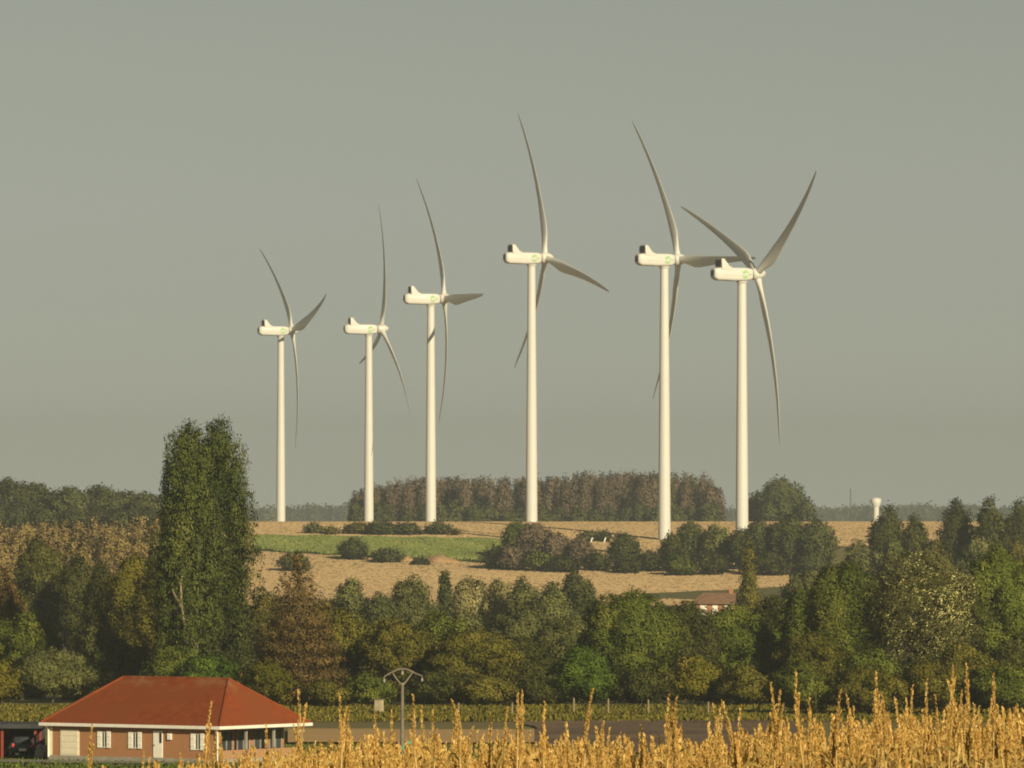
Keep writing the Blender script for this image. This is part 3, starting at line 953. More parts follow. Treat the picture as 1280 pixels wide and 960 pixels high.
#   hub px, tower px, hub py, R px, yaw deg, first blade angle, label
TB = [
    (351.0, 413, 154, 19.4, -45.9, 'smallest white wind turbine, first from the left, blades in a wide Y'),
    (461.0, 411, 164, 13.3, 15.5, 'second white wind turbine from the left, one blade straight up'),
    (538.5, 373, 180, 15.5, -30.0, 'third white wind turbine from the left, foot between two dark bushes'),
    (664.5, 322, 192.5, 23.0, -15.4, 'fourth white wind turbine from the left, alone in the middle with the highest blade tip'),
    (830.5, 324, 204, 26.0, -28.7, 'fifth white wind turbine, level blade passing behind its right-hand neighbour'),
    (927.5, 342, 217, 25.6, -64.8, 'nearest white wind turbine, last on the right, two blades raised in a V'),
]
proto = make_turbine()
for i, (tx, hy, rp, yaw, az, lab) in enumerate(TB):
    t = proto if i == 0 else copy_tree(proto)
    d = F * R_ROT / rp
    x = px(tx, d)
    t.location = (x, d, pz(hy, d) - HUB_Z - .25)
    t.rotation_euler = (0, 0, math.radians(yaw))
    tag(t, lab, 'wind turbine', 'wind turbines on the ridge')
    gx = float(gz(x, d))
    off = gx - t.location.z
    bls = [c for c in t.children if c.name.startswith('blade')]
    for k, b in enumerate(bls):
        a = math.radians(az + 120 * k)
        # blade direction cos(a)*up + sin(a)*(-Y), then rotor tilt, at the hub
        M = Matrix.Translation((OVER, 0, HUB_Z + .25)) @ Matrix.Rotation(-TILT, 4, 'Y') @ Matrix.Rotation(a, 4, 'X')
        b.matrix_local = M
    print('TURB', i + 1, 'd', round(d), 'foot', round(t.location.z, 2), 'ground', round(gx, 2))

# ------------------------------------------------------------------ brick house
HD = 530.0
TH = math.radians(-35)
BRICK, nt, p = new_mat('brick')
tc = N(nt, 'ShaderNodeTexCoord')
mp = N(nt, 'ShaderNodeMapping')
mp.inputs['Rotation'].default_value = (PI / 2, 0, 0)
bt = N(nt, 'ShaderNodeTexBrick')
bt.inputs['Color1'].default_value = (.38, .165, .070, 1)
bt.inputs['Color2'].default_value = (.30, .125, .052, 1)
bt.inputs['Mortar'].default_value = (.38, .25, .14, 1)
bt.inputs['Scale'].default_value = 4
bt.inputs['Mortar Size'].default_value = .02
nt.links.new(tc.outputs['Object'], mp.inputs[0])
nt.links.new(mp.outputs[0], bt.inputs['Vector'])
nt.links.new(bt.outputs[0], p.inputs['Base Color'])
p.inputs['Roughness'].default_value = .9
TILE = noise_mat('roof_tile', (.180, .040, .010), (.245, .056, .013), 1.6, .85, 5, (.20, .052, .015), .25, bump=.3)
# lichen along the ridge of the house roof, and courses of tiles
nt = TILE.node_tree
p = nt.nodes['Principled BSDF']
tc = N(nt, 'ShaderNodeTexCoord')
sx = N(nt, 'ShaderNodeSeparateXYZ')
nt.links.new(tc.outputs['Object'], sx.inputs[0])
mr = N(nt, 'ShaderNodeMapRange')
mr.inputs['From Min'].default_value = 5.0
mr.inputs['From Max'].default_value = 6.3
nt.links.new(sx.outputs['Z'], mr.inputs['Value'])
nz = N(nt, 'ShaderNodeTexNoise')
nz.inputs['Scale'].default_value = .9
nz.inputs['Detail'].default_value = 5
nt.links.new(tc.outputs['Object'], nz.inputs['Vector'])
rp_ = N(nt, 'ShaderNodeValToRGB')
rp_.color_ramp.elements[0].position = .5
rp_.color_ramp.elements[1].position = .72
nt.links.new(nz.outputs['Fac'], rp_.inputs[0])
ml = N(nt, 'ShaderNodeMath', operation='MULTIPLY')
nt.links.new(mr.outputs[0], ml.inputs[0])
nt.links.new(rp_.outputs[0], ml.inputs[1])
mx = N(nt, 'ShaderNodeMixRGB')
old = p.inputs['Base Color'].links[0].from_socket
nt.links.new(ml.outputs[0], mx.inputs[0])
nt.links.new(old, mx.inputs[1])
mx.inputs[2].default_value = (.26, .13, .06, 1)
wv = N(nt, 'ShaderNodeTexWave', wave_type='BANDS', bands_direction='Z', wave_profile='SAW')
wv.inputs['Scale'].default_value = 1.5
nt.links.new(tc.outputs['Object'], wv.inputs['Vector'])
hs = N(nt, 'ShaderNodeMapRange')
hs.inputs['To Min'].default_value = .86
hs.inputs['To Max'].default_value = 1.0
nt.links.new(wv.outputs['Fac'], hs.inputs['Value'])
m2 = N(nt, 'ShaderNodeMixRGB', blend_type='MULTIPLY')
m2.inputs[0].default_value = 1
nt.links.new(mx.outputs[0], m2.inputs[1])
nt.links.new(hs.outputs[0], m2.inputs[2])
nt.links.new(m2.outputs[0], p.inputs['Base Color'])
FASCIA = paint('fascia_white', (.74, .72, .66), .5, .3, .06, 2)
CREAM = paint('door_cream', (.74, .68, .54), .55, .3, .04, 2)
SHUT = paint('shutter_white', (.78, .75, .68), .5, .3, .04, 3)
GLASS = noise_mat('window_glass', (.02, .025, .03), (.05, .06, .07), .8, .08, 2, spec=.8)
REDPOST = paint('post_red', (.20, .035, .025), .6, .3, .1, 3)
DARKROOF = paint('carport_roof', (.035, .037, .042), .7, .3, .2, 1)
CONC = noise_mat('concrete', (.13, .115, .085), (.21, .185, .14), 2, .9, 5)
STONE = noise_mat('plinth', (.24, .23, .20), (.33, .31, .27), 2, .9)

hx = px(273.5, HD)
hz = float(gz(hx, HD)) + .16
house = empty('brick_house', (hx, HD, hz), TH)
tag(house, 'long low brick house with a red hipped tile roof and white shutters at lower left', 'house')
WL, WD, WH = 17.0, 11.0, 2.62
# walls (local X from -WL to 0, Y from 0 to WD); the right end is set back under the roof as a veranda
mb = MB()
mb.box((-WL, 0, 0), (-1.9, .3, WH))
mb.box((-1.9, 0, 0), (0, .3, WH))
mb.box((-WL, WD - .3, 0), (-1.9, WD, WH))
mb.box((-WL, .3, 0), (-WL + .3, WD - .3, WH))
mb.box((-2.2, .3, 0), (-1.9, WD - .3, WH))
mb.build('wall', BRICK, house)
mb = MB()
mb.box((-WL - .04, -.04, -.6), (.05, WD + .04, .18))
mb.build('plinth', STONE, house)
# hip roof
OV = .42
x0, x1, y0, y1 = -WL - OV, OV, -OV, WD + OV
ze, zr = WH + .02, WH + 3.52
hd = 3.63
A, B, C_, Dd = (x0, y0, ze), (x1, y0, ze), (x1, y1, ze), (x0, y1, ze)
E1, E2 = (x0 + hd, (y0 + y1) / 2, zr), (x1 - hd, (y0 + y1) / 2, zr)
th = .16
up = lambda q: (q[0], q[1], q[2] + th)
mb = MB()
vs = [A, B, C_, Dd, up(A), up(B), up(C_), up(Dd), up(E1), up(E2)]
mb.add(vs, [(3, 2, 1, 0), (0, 1, 5, 4), (1, 2, 6, 5), (2, 3, 7, 6), (3, 0, 4, 7), (4, 5, 9, 8), (5, 6, 9), (6, 7, 8, 9), (7, 4, 8)])
for a, b in ((up(A), up(E1)), (up(B), up(E2)), (up(C_), up(E2)), (up(Dd), up(E1)), (up(E1), up(E2))):
    mb.tube([a, b], .11, 8)
roof = mb.build('roof', TILE, house)
mb = MB()
g = .13
for (a, b) in (((x0 - g, y0 - g), (x1 + g, y0)), ((x0 - g, y1), (x1 + g, y1 + g)), ((x0 - g, y0), (x0, y1)), ((x1, y0), (x1 + g, y1))):
    mb.box((a[0], a[1], ze - .12), (b[0], b[1], ze + .13), 0, .02)
mb.build('gutter', FASCIA, roof)
# openings on the front wall
mb = MB()
mb.box((-15.75, -.06, .19), (-13.85, .02, 2.25), 0)
gd = mb.build('garage_door', CREAM, house)
mb = MB()
for k in range(4):
    mb.box((-15.65, -.09, .3 + k * .48), (-13.95, -.05, .70 + k * .48), 0, .01)
mb.build('door_panels', CREAM, gd)


def window(xc, w=.42, z0=.95, z1=2.1, shutters=True):
    m = MB()
    m.box((xc - w / 2, -.03, z0), (xc + w / 2, .03, z1))
    wn = m.build('window', GLASS, house)
    m = MB()
    for lo, hi in (((xc - w / 2 - .06, z0 - .06), (xc - w / 2, z1 + .06)), ((xc + w / 2, z0 - .06), (xc + w / 2 + .06, z1 + .06)),
                   ((xc - w / 2, z0 - .06), (xc + w / 2, z0)), ((xc - w / 2, z1), (xc + w / 2, z1 + .06)), ((xc - .025, z0), (xc + .025, z1))):
        m.box((lo[0], -.06, lo[1]), (hi[0], .02, hi[1]))
    m.build('frame', FASCIA, wn)
    for s in (-1, 1):
        m = MB()
        sx_ = xc + s * (w / 2 + .07)
        if s < 0:
            m.box((sx_ - .42, -.08, z0 - .08), (sx_, -.02, z1 + .08), 0, .01)
            for q in (.25, .75):
                m.box((sx_ - .40, -.11, z0 + (z1 - z0) * q - .05), (sx_ - .02, -.08, z0 + (z1 - z0) * q + .05))
        else:   # right leaf stands a little off the wall and throws a shadow
            m.box((sx_, -.12, z0 - .08), (sx_ + .38, -.06, z1 + .08), 0, .01)
            for q in (.25, .75):
                m.box((sx_ + .02, -.15, z0 + (z1 - z0) * q - .05), (sx_ + .36, -.12, z0 + (z1 - z0) * q + .05))
        m.build('shutter', SHUT, wn)


for xc in (-11.3, -8.2, -2.0):
    window(xc)
mb = MB()
mb.box((-6.4, -.07, .19), (-5.5, .02, 2.3), 0, .01)
dr = mb.build('front_door', SHUT, house)
mb = MB()
mb.box((-5.78, -.09, 1.35), (-5.56, -.065, 2.15))
mb.build('door_glass', GLASS, dr)
mb = MB()
mb.box((-6.32, -.16, 1.15), (-6.22, -.07, 1.2))
mb.build('handle', DARKMET, dr)
mb = MB()
mb.box((-4.98, -.16, 1.62), (-4.56, -.01, 2.12), 0, .04)
mb.build('wall_lamp', SHUT, house)
for xd in (-WL + .12, .0):
    mb = MB()
    mb.tube([(xd, -.5, WH - .05), (xd, -.16, WH - .3), (xd, -.12, .05)], .085, 8)
    mb.build('downpipe', FASCIA, house)
mb = MB()
mb.box((-WL + .02, -.03, .18), (-WL + .42, .01, WH - .05))
mb.build('corner_quoin', CREAM, house)
# veranda posts, glazing and low wall at the right end
mb = MB()
mb.box((-.25, .3, .0), (0, WD, .85))
mb.build('veranda_wall', BRICK, house)
for y in (.16, 3.7, 7.3, 10.8):
    mb = MB()
    mb.box((-.22, y - .09, .86), (-.04, y + .09, WH), 0, .01)
    mb.build('veranda_post', STONE if y > 1 else FASCIA, house)
for y in (1.4, 3.4, 5.6, 7.8, 9.8):
    m = MB()
    m.box((-1.9, y - .75, .55), (-1.86, y + .75, 2.25))
    wn = m.build('window', GLASS, house)
    m = MB()
    for q in (-.79, 0, .76):
        m.box((-1.9, y + q - .04, .5), (-1.80, y + q + .04, 2.3))
    m.box((-1.9, y - .83, 2.26), (-1.80, y + .8, 2.34))
    m.box((-1.9, y - .83, .46), (-1.80, y + .8, .54))
    m.build('frame', STONE, wn)

# carport with the car, left of the house
cpx, cpd = px(46, 546), 546.0
cz = float(gz(cpx, cpd)) + .1
carport = empty('carport', (cpx, cpd, cz), 0)
tag(carport, 'open carport with a flat dark roof and red brown posts left of the brick house', 'carport')
mb = MB()
mb.box((-6.6, -.6, 2.36), (.5, 6.2, 2.72), 0, .03)
mb.build('roof', DARKROOF, carport)
for x in (-2.75, -.08, -5.9):
    for y in (0, 5.7):
        mb = MB()
        mb.box((x - .11, y - .11, -.2), (x + .11, y + .11, 2.38), 0, .02)
        mb.build('post', REDPOST, carport)
mb = MB()
mb.box((-6.2, 5.75, 0), (.3, 5.85, 2.35))
mb.build('back_panel', DARKROOF, carport)

CARP = noise_mat('car_paint', (.012, .013, .016), (.018, .019, .023), 1, .25, 2, spec=.6)
TYRE = paint('tyre', (.02, .02, .02), .9, .1, .1)
RIM = paint('rim', (.35, .35, .36), .35, .5, .05)
TAIL = paint('tail_lamp', (.45, .03, .03), .25, .6, .05)
PLATE = paint('plate_white', (.75, .73, .66), .4, .4, .02)
car = empty('car', (px(24, 547.5), 547.6, cz + .05), math.radians(12))
tag(car, 'dark car parked under the carport showing its rear lamps and pale plate', 'car')
# car: length along +Y (front away), width X; rear faces -Y
bm = bmesh.new()
prof = [(-2.05, .35), (-2.12, .75), (-2.08, 1.02), (-1.95, 1.12), (-1.55, 1.62), (-1.2, 1.68), (.1, 1.66), (.55, 1.55), (1.15, 1.12), (2.0, .98), (2.15, .75), (2.12, .35)]
W2 = .88
rows = []
for xx, k in ((-1, .93), (-.88, 1), (-.5, 1.0), (0, 1.01), (.5, 1.0), (.88, 1), (1, .93)):
    row = []
    for y, z in prof:
        tuck = 1 - .22 * max(0, (z - 1.05) / .6)
        row.append(bm.verts.new((xx * W2 * tuck, y * (.99 if abs(xx) == 1 else 1), .30 + (z - .30) * k)))
    rows.append(row)
m = len(prof)
for r in range(len(rows) - 1):
    for i in range(m):
        bm.faces.new((rows[r][i], rows[r][(i + 1) % m], rows[r + 1][(i + 1) % m], rows[r + 1][i]))
bm.faces.new(rows[0])
bm.faces.new(rows[-1][::-1])
mb = MB()
mb.bm(bm, 0, True)
body = mb.build('body', CARP, car)
mb = MB()
mb.add([(-.62, -1.93, 1.16), (.62, -1.93, 1.16), (.56, -1.58, 1.6), (-.56, -1.58, 1.6), (-.62, -1.97, 1.16), (.62, -1.97, 1.16), (.56, -1.62, 1.6), (-.56, -1.62, 1.6)],
       [(0, 1, 2, 3), (4, 5, 6, 7), (0, 1, 5, 4), (1, 2, 6, 5), (2, 3, 7, 6), (3, 0, 4, 7)])
mb.build('rear_window', GLASS, car)
for s in (-1, 1):
    mb = MB()
    mb.box((s * .76 - .10, -2.15, .82), (s * .76 + .10, -2.0, 1.12), 0, .03)
    mb.build('tail_lamp', TAIL, car)
mb = MB()
mb.box((-.30, -2.2, .52), (.30, -2.12, .72), 0, .01)
mb.build('number_plate', PLATE, car)
for s in (-1, 1):
    for y in (-1.3, 1.3):
        mb = MB()
        mb.tube([(s * .70, y, .32), (s * .90, y, .32)], .32, 24)
        wh = mb.build('wheel', TYRE, car)
        mb = MB()
        mb.tube([(s * .90, y, .32), (s * .915, y, .32)], .2, 16)
        mb.build('rim', RIM, wh)

# pale stone heap / water butt between carport post and house corner
mb = MB()
bm = bmesh.new()
bmesh.ops.create_icosphere(bm, subdivisions=3, radius=1)
for v in bm.verts:
    nn = 1 + .16 * math.sin(v.co.x * 5.1 + 1) * math.cos(v.co.z * 4.3) + .07 * math.sin(v.co.y * 11)
    v.co = Vector((v.co.x * .55 * nn, v.co.y * .55 * nn, max(0, v.co.z * nn + .25) * .95))
mb.bm(bm, 0, True)
st = mb.build('boulder', STONE)
sx0 = px(53, 543)
st.location = (sx0, 543.0, float(gz(sx0, 543)) + .1)
tag(st, 'pale boulder between the carport post and the white house corner', 'boulder')

# ------------------------------------------------------------------ utility pole
pd = 552.0
pxx = px(503, pd)
pz0 = float(gz(pxx, pd))
pole = empty('utility_pole', (pxx, pd, pz0), 0)
tag(pole, 'concrete utility pole with an arched crossarm, right of the brick house', 'utility pole')
PH = pz(853, pd) - pz0
s_ = pd / F
mb = MB()
mb.tube([(0, 0, -.5), (0, 0, PH * .6), (0, 0, PH)], [.17, .14, .125], 10)
mb.build('post', CONC, pole)
L = lambda x, y: ((x - 503) * s_, 0, (HY - y) * s_ - pz0)
mb = MB()
mb.tube([L(480, 846), L(487, 841.5), L(493, 839), L(497, 836.5), L(503, 836), L(509, 836.5), L(514, 839), L(520, 842), L(528, 845)],
        [.05, .075, .085, .085, .085, .085, .085, .075, .05], 8)
mb.tube([L(502, 856), L(496, 849), L(491, 841.5)], [.09, .08, .065], 8)
mb.tube([L(504, 856), L(510, 848.5), L(515.5, 840.5)], [.09, .08, .065], 8)
mb.build('crossarm', CONC, pole)
for q in ((480.4, 846), (503, 836.5), (527.6, 845)):
    mb = MB()
    a = Vector(L(*q))
    mb.tube([a, a - Vector((0, 0, .18)), a - Vector((0, 0, .2)), a - Vector((0, 0, .42)), a - Vector((0, 0, .46))], [.03, .03, .10, .10, .03], 8)
    mb.build('insulator', STONE, pole)

# slide in the garden
TEAL = paint('slide_teal', (.06, .30, .22), .4, .5, .06)
sd = 538.0
a = Vector((px(483, sd), sd, 0))
slide = empty('garden_slide', (a.x, sd, float(gz(a.x, sd)) + .08), 0)
tag(slide, 'teal green sloping garden slide half hidden behind the maize near the utility pole', 'slide')
mb = MB()
prof = [(0, .25), (.45, .28), (1.75, 1.28), (2.0, 1.34)]
for i in range(3):
    (xa, za), (xb, zb) = prof[i], prof[i + 1]
    for (ya, yb, h0, h1) in ((-.28, .28, 0, .05), (-.33, -.28, 0, .26), (.28, .33, 0, .26)):
        mb.add([(xa, ya, za + h0), (xa, yb, za + h0), (xb, yb, zb + h0), (xb, ya, zb + h0), (xa, ya, za + h1), (xa, yb, za + h1), (xb, yb, zb + h1), (xb, ya, zb + h1)],
               [(0, 1, 2, 3), (4, 5, 6, 7), (0, 1, 5, 4), (1, 2, 6, 5), (2, 3, 7, 6), (3, 0, 4, 7)])
mb.build('chute', TEAL, slide)
mb = MB()
for y in (-.3, .3):
    mb.tube([(2.5, y, -.05), (2.02, y, 1.36), (1.95, y, 1.75)], .04, 6)
    mb.tube([(.1, y, -.05), (.1, y, .28)], .04, 6)
for k in range(4):
    t = .15 + .23 * k
    mb.tube([(2.5 - .48 * t, -.3, t * 1.36), (2.5 - .48 * t, .3, t * 1.36)], .03, 6)
mb.build('ladder', DARKMET, slide)

# pale cabinet and fence posts in the rough grass
cd = 706.0
WOOD2 = noise_mat('cabinet_tan', (.36, .30, .19), (.46, .39, .26), 2, .8, 4)
cxx = px(474, cd)
cab = empty('utility_cabinet', (cxx, cd, float(gz(cxx, cd)) + .05), math.radians(-25))
tag(cab, 'pale upright utility cabinet in the rough grass left of the pole', 'cabinet')
mb = MB()
mb.box((-.42, -.25, 0), (.42, .25, 1.5), 0, .03)
mb.build('body', WOOD2, cab)
mb = MB()
mb.box((-.48, -.3, 1.5), (.48, .3, 1.6), 0, .03)
mb.build('lid', CONC, cab)
WOOD = noise_mat('post_wood', (.18, .15, .09), (.28, .23, .14), 3, .9, 4, stretch=(1, 1, .2))
for i, (fx, top) in enumerate(((573, 884), (717, 872), (760, 873), (810, 874), (885, 877), (640, 878), (948, 876))):
    d = 704.0
    x = px(fx, d)
    zb = float(gz(x, d))
    mb = MB()
    H = max(1.3, pz(top, d) - zb)
    mb.tube([(0, 0, -.2), (.02, 0, H * .9), (.02, 0, H)], [.11, .10, .06], 8)
    o = mb.build('fence_post', WOOD)
    o.location = (x, d, zb)
    tag(o, 'pale wooden fence post standing in the rough grass before the trees', 'fence post', 'fence posts in the rough grass')

# ------------------------------------------------------------------ distant farmhouse
fd = 1400.0
ft = math.radians(-12)
fx0 = px(902, fd)
fz = float(gz(fx0, fd))
farm = empty('farmhouse', (fx0, fd, fz), ft)
tag(farm, 'distant farmhouse with brown hipped roof and lit white wall panels among trees', 'house')
fzt = pz(741, fd) - fz
fze = pz(754, fd) - fz
mb = MB()
mb.box((-5.2, -3.5, 0), (5.4, 3.5, fze))
mb.build('wall', BRICK, farm)
mb = MB()
a0, a1, b0, b1 = -6.0, 6.2, -4.2, 4.2
vs = [(a0, b0, fze - .1), (a1, b0, fze - .1), (a1, b1, fze - .1), (a0, b1, fze - .1), (a0 + 2.2, 0, fzt), (a1 - 2.2, 0, fzt),
      (a0, b0, fze + .1), (a1, b0, fze + .1), (a1, b1, fze + .1), (a0, b1, fze + .1), ]
mb.add(vs, [(3, 2, 1, 0), (0, 1, 7, 6), (1, 2, 8, 7), (2, 3, 9, 8), (3, 0, 6, 9), (6, 7, 5, 4), (7, 8, 5), (8, 9, 4, 5), (9, 6, 4)])
FROOF = noise_mat('farm_roof', (.16, .095, .06), (.24, .14, .09), 1.2, .85, 5)
rf = mb.build('roof', FROOF, farm)
mb = MB()
mb.box((1.6, -.4, fzt - .6), (2.4, .4, fzt + .8), 0, .03)
mb.build('chimney', BRICK, rf)
for xa, xb in ((-3.9, -2.5), (-1.3, -.2), (1.2, 2.9), (3.9, 4.6)):
    mb = MB()
    mb.box((xa, -3.6, max(0, fze - 2.9)), (xb, -3.48, fze - .35), 0, .02)
    mb.build('wall_panel', SHUT, farm)

# ------------------------------------------------------------------ water tower, mast, field bits
wd = 4300.0
wx = px(1095, wd)
wz = float(gz(wx, wd))
wt = empty('water_tower', (wx, wd, wz), 0)
tag(wt, 'small pale water tower with a wide cup top on the far skyline', 'water tower')
Ht = pz(622, wd) - wz
mb = MB()
mb.tube([(0, 0, 0), (0, 0, Ht - 8), (0, 0, Ht - 6)], [2.0, 1.8, 1.9], 20)
mb.build('shaft', FASCIA, wt)
mb = MB()
mb.tube([(0, 0, Ht - 6.2), (0, 0, Ht - 3.6), (0, 0, Ht - .8), (0, 0, Ht - .6), (0, 0, Ht)], [1.9, 3.1, 3.3, 2.7, 1.2], 24)
mb.build('tank', FASCIA, wt)
md = 4500.0
mxx = px(1063, md)
mast = empty('mast', (mxx, md, float(gz(mxx, md))), 0)
tag(mast, 'thin lattice mast on the far skyline left of the water tower', 'mast')
Hm = pz(611, md) - mast.location.z
mb = MB()
for k in range(3):
    a = 2 * PI * k / 3
    mb.tube([(.5 * math.cos(a), .5 * math.sin(a), 0), (.25 * math.cos(a), .25 * math.sin(a), Hm)], .12, 5)
for k in range(24):
    z = Hm * k / 24
    mb.tube([(.5, 0, z), (-.25, .43, z + Hm / 48), (-.25, -.43, z + Hm / 24)], .06, 4)
mb.build('lattice', DARKMET, mast)

hx_, hd_ = px(745, 1868), 1868.0
tree(735, 665, 24, 1868, 'bush', 'far', 'short clipped hedge piece with a white post, left half, on the stubble', 'hedge', 'hedge pieces on the upper stubble', 'hedge')
tree(754, 665, 22, 1868, 'bush', 'far', 'short clipped hedge piece with a white post, right half, on the stubble', 'hedge', 'hedge pieces on the upper stubble', 'hedge')
for q, lb in ((738.5, 'white slanted marker post on the left hedge piece of the stubble'), (755, 'white slanted marker post on the right hedge piece of the stubble')):
    mb = MB()
    mb.box((-.17, -.1, 0), (.17, .1, 1.4), 0, .03)
    o = mb.build('marker_post', PLATE)
    x = px(q, 1864.5)
    o.location = (x, 1864.5, float(gz(x, 1864.5)) + .3)
    o.rotation_euler = (0, .35, 0)
    tag(o, lb, 'marker post', 'marker posts on the upper stubble')
for (mxp, w, h, d, lb) in ((546, 60, 1.5, 1792, 'bare orange soil heap at the lower edge of the green crop'),
                           (508, 26, 1.1, 1796, 'small soil heap left of the larger orange one by the green crop'),
                           (1175, 18, 4.5, 1560, 'sunlit bare soil bank between the two clumps of skyline pines')):
    bm = bmesh.new()
    bmesh.ops.create_icosphere(bm, subdivisions=4, radius=1)
    W = w / F * d
    for v in bm.verts:
        nn = 1 + .28 * math.sin(v.co.x * 5 + 1) + .16 * math.sin(v.co.x * 13 + v.co.y * 7) + .08 * math.sin(v.co.x * 29 - v.co.y * 17)
        v.co = Vector((v.co.x * W / 2, v.co.y * W * .4, max(-.1, v.co.z) * h * nn))
    mb = MB()
    mb.bm(bm, 0, True)
    o = mb.build('soil_heap', SOIL)
    x = px(mxp, d)
    o.location = (x, d, float(gz(x, d)) + .1)
    tag(o, lb, 'soil heap')

# ------------------------------------------------------------------ maize in the foreground
M_TASSEL = leaf_mat('maize_tassel', (.40, .245, .070), (.61, .400, .118), (.72, .52, .185), .25, gain=1.0)
M_LEAF = leaf_mat('maize_leaf', (.32, .22, .065), (.54, .38, .12), (.66, .49, .19), .35, gain=.95)
M_GREEN = leaf_mat('maize_green_leaf', (.05, .10, .02), (.09, .16, .03), (.16, .20, .05), .3)
M_STALK = noise_mat('maize_stalk', (.35, .24, .09), (.5, .34, .13), 5, .8)


def blade_strip(p0, az, L, w, rise, droop, nseg=7, twist=0.0):
    """one leaf: verts (2 per station)"""
    pts = []
    dirx, diry = math.cos(az), math.sin(az)
    for i in range(nseg + 1):
        t = i / nseg
        r = L * (t * (1 - .15 * t))
        z = rise * L * t - droop * L * t * t
        ww = w * math.sin(PI * min(1, .12 + .88 * (1 - t) ** .7)) * .5 + .002
        c = Vector((p0[0] + dirx * r * .75, p0[1] + diry * r * .75, p0[2] + z))
        tw = twist * t
        side = Vector((-diry * math.cos(tw), dirx * math.cos(tw), math.sin(tw))) * ww
        pts += [c - side, c + side]
    fs = [(2 * i, 2 * i + 1, 2 * i + 3, 2 * i + 2) for i in range(nseg)]
    return pts, fs


def tassel_geo(rs, base, Lt, full=True):
    """central spike and upright side branches covered in spikelets -> verts, quads"""
    V, Fc = [], []
    brs = [((0, 0), Lt, .0, rs.uniform(0, 6.28))]
    for i in range(rs.integers(2, 6)):
        brs.append(((0, 0), Lt * rs.uniform(.45, .85), rs.uniform(.02, .07) if rs.uniform() < .8 else rs.uniform(.12, .22), rs.uniform(0, 6.28)))
    bend = rs.uniform(-.12, .12)
    for _, L, sp, az in brs:
        n = int(L / (.0085 if full else .020))
        for i in range(n):
            t = (i + .5) / n
            r = sp * L * (t ** 1.3) * .8
            c = np.array([base[0] + r * math.cos(az) + bend * L * t * t, base[1] + r * math.sin(az), base[2] + L * t])
            for q in range(2):
                a = rs.uniform(0, 6.28)
                rad = .0074 * (1 - .6 * t) * (1.5 if sp == 0 else 1)
                o = np.array([math.cos(a), math.sin(a), .4]) * rad
                s = (.0115 if full else .024) * rs.uniform(.8, 1.3)
                ax = np.array([o[0] * .6, o[1] * .6, rad * 1.2])
                ax = ax / np.linalg.norm(ax) * s * 1.3
                sd = np.cross(ax, rs.normal(0, 1, 3))
                sd = sd / (np.linalg.norm(sd) + 1e-9) * s * .5
                b = len(V)
                V += [c + o - ax * .5, c + o + sd, c + o + ax, c + o - sd]
                Fc.append((b, b + 1, b + 2, b + 3))
    return V, Fc


def corn_proto(seed, green=False):
    rs = np.random.default_rng(seed)
    H = 2.25
    Lt = rs.uniform(.36, .54)
    hs_ = H - Lt
    leanx, leany = rs.normal(0, .03, 2)
    ax = lambda z: (leanx * (z / H) ** 2 * H, leany * (z / H) ** 2 * H, z)
    st = MB()
    st.tube([ax(0), ax(.6), ax(1.3), ax(hs_), ax(hs_ + .1)], [.014, .013, .011, .008, .005], 6)
    tv, tf = tassel_geo(rs, ax(hs_ - .05), Lt + .05)
    lv, lf, lt, lm = [], [], [], []
    zs = np.linspace(.6, hs_ - .10, 20)
    for i, z in enumerate(zs):
        az = (i % 2) * PI + rs.normal(0, .55)
        L = rs.uniform(.35, .62) * (1.0 if i < 12 else .7)
        up = i > 10
        v, f = blade_strip(ax(z), az, L, rs.uniform(.016, .036), rs.uniform(.75, 1.25) if up else rs.uniform(.3, .9),
                           rs.uniform(.75, 1.7) if up else rs.uniform(1.0, 1.9), 8, rs.uniform(-5, 5))
        b = len(lv)
        lv += [tuple(q) for q in v]
        lf += [tuple(b + k for k in q) for q in f]
        lt += [float(np.clip(rs.normal(.45, .2), 0, 1))] * len(v)
        lm += [1 if (green and i in (13, 14, 15, 16)) else 0] * len(f)
    return (st, (np.array(tv), np.array(tf), np.repeat(rs.uniform(0, 1, len(tf)), 4)), (np.array(lv), np.array(lf), np.array(lt), lm))


PROTO = []
for s in range(9):
    st, tg, lg = corn_proto(100 + s, green=s >= 7)
    root = empty('maize_plant')
    st.build('stalk', M_STALK, root)
    mesh_np('tassel', tg[0], tg[1], M_TASSEL, tg[2], root)
    o = mesh_np('leaves', lg[0], lg[1], [M_LEAF, M_GREEN], lg[2], root)
    o.data.polygons.foreach_set('material_index', lg[3])
    PROTO.append(root)

TIPX = [0, 60, 130, 200, 300, 400, 480, 560, 700, 900, 980, 1050, 1150, 1290]
TIPY = [978, 966, 946, 936, 922, 904, 902, 896, 898, 896, 878, 880, 868, 864]
GC = 'ripe maize plants in the foreground field'
used = set()
SPEC = [  # photo x, tip y, tilt, proto, label
    (984, 838, -.16, 0, 'tallest leaning maize tassel, right of the dark ploughed field'),
    (388, 862, .02, 1, 'lone tall maize tassel against the right corner of the house roof'),
    (540, 868, .0, 2, 'tall straight maize tassel just right of the utility pole'),
    (582, 874, -.02, 3, 'tall maize tassel a little right of the straight one by the utility pole'),
    (639, 862, .0, 4, 'tall maize tassel at the left edge of the dark ploughed field'),
    (972, 880, .1, 7, 'maize plant with green leaves under the tallest leaning tassel'),
    (1236, 868, .05, 8, 'maize plant with a dark green leaf near the right edge'),
    (828, 868, .02, 5, 'tall maize tassel over the middle of the dark ploughed field'),
    (1192, 848, -.1, 6, 'tall thick maize tassel in the right foreground'),
    (104, 905, -.1, 0, 'lone maize tassel before the house wall between the garage door and first window'),
]
plants = []
for (cx, ty, tilt, k, lb) in SPEC:
    plants.append((cx, ty, 53.0 + RNG.uniform(0, .4), k, tilt, lb))
row = 0
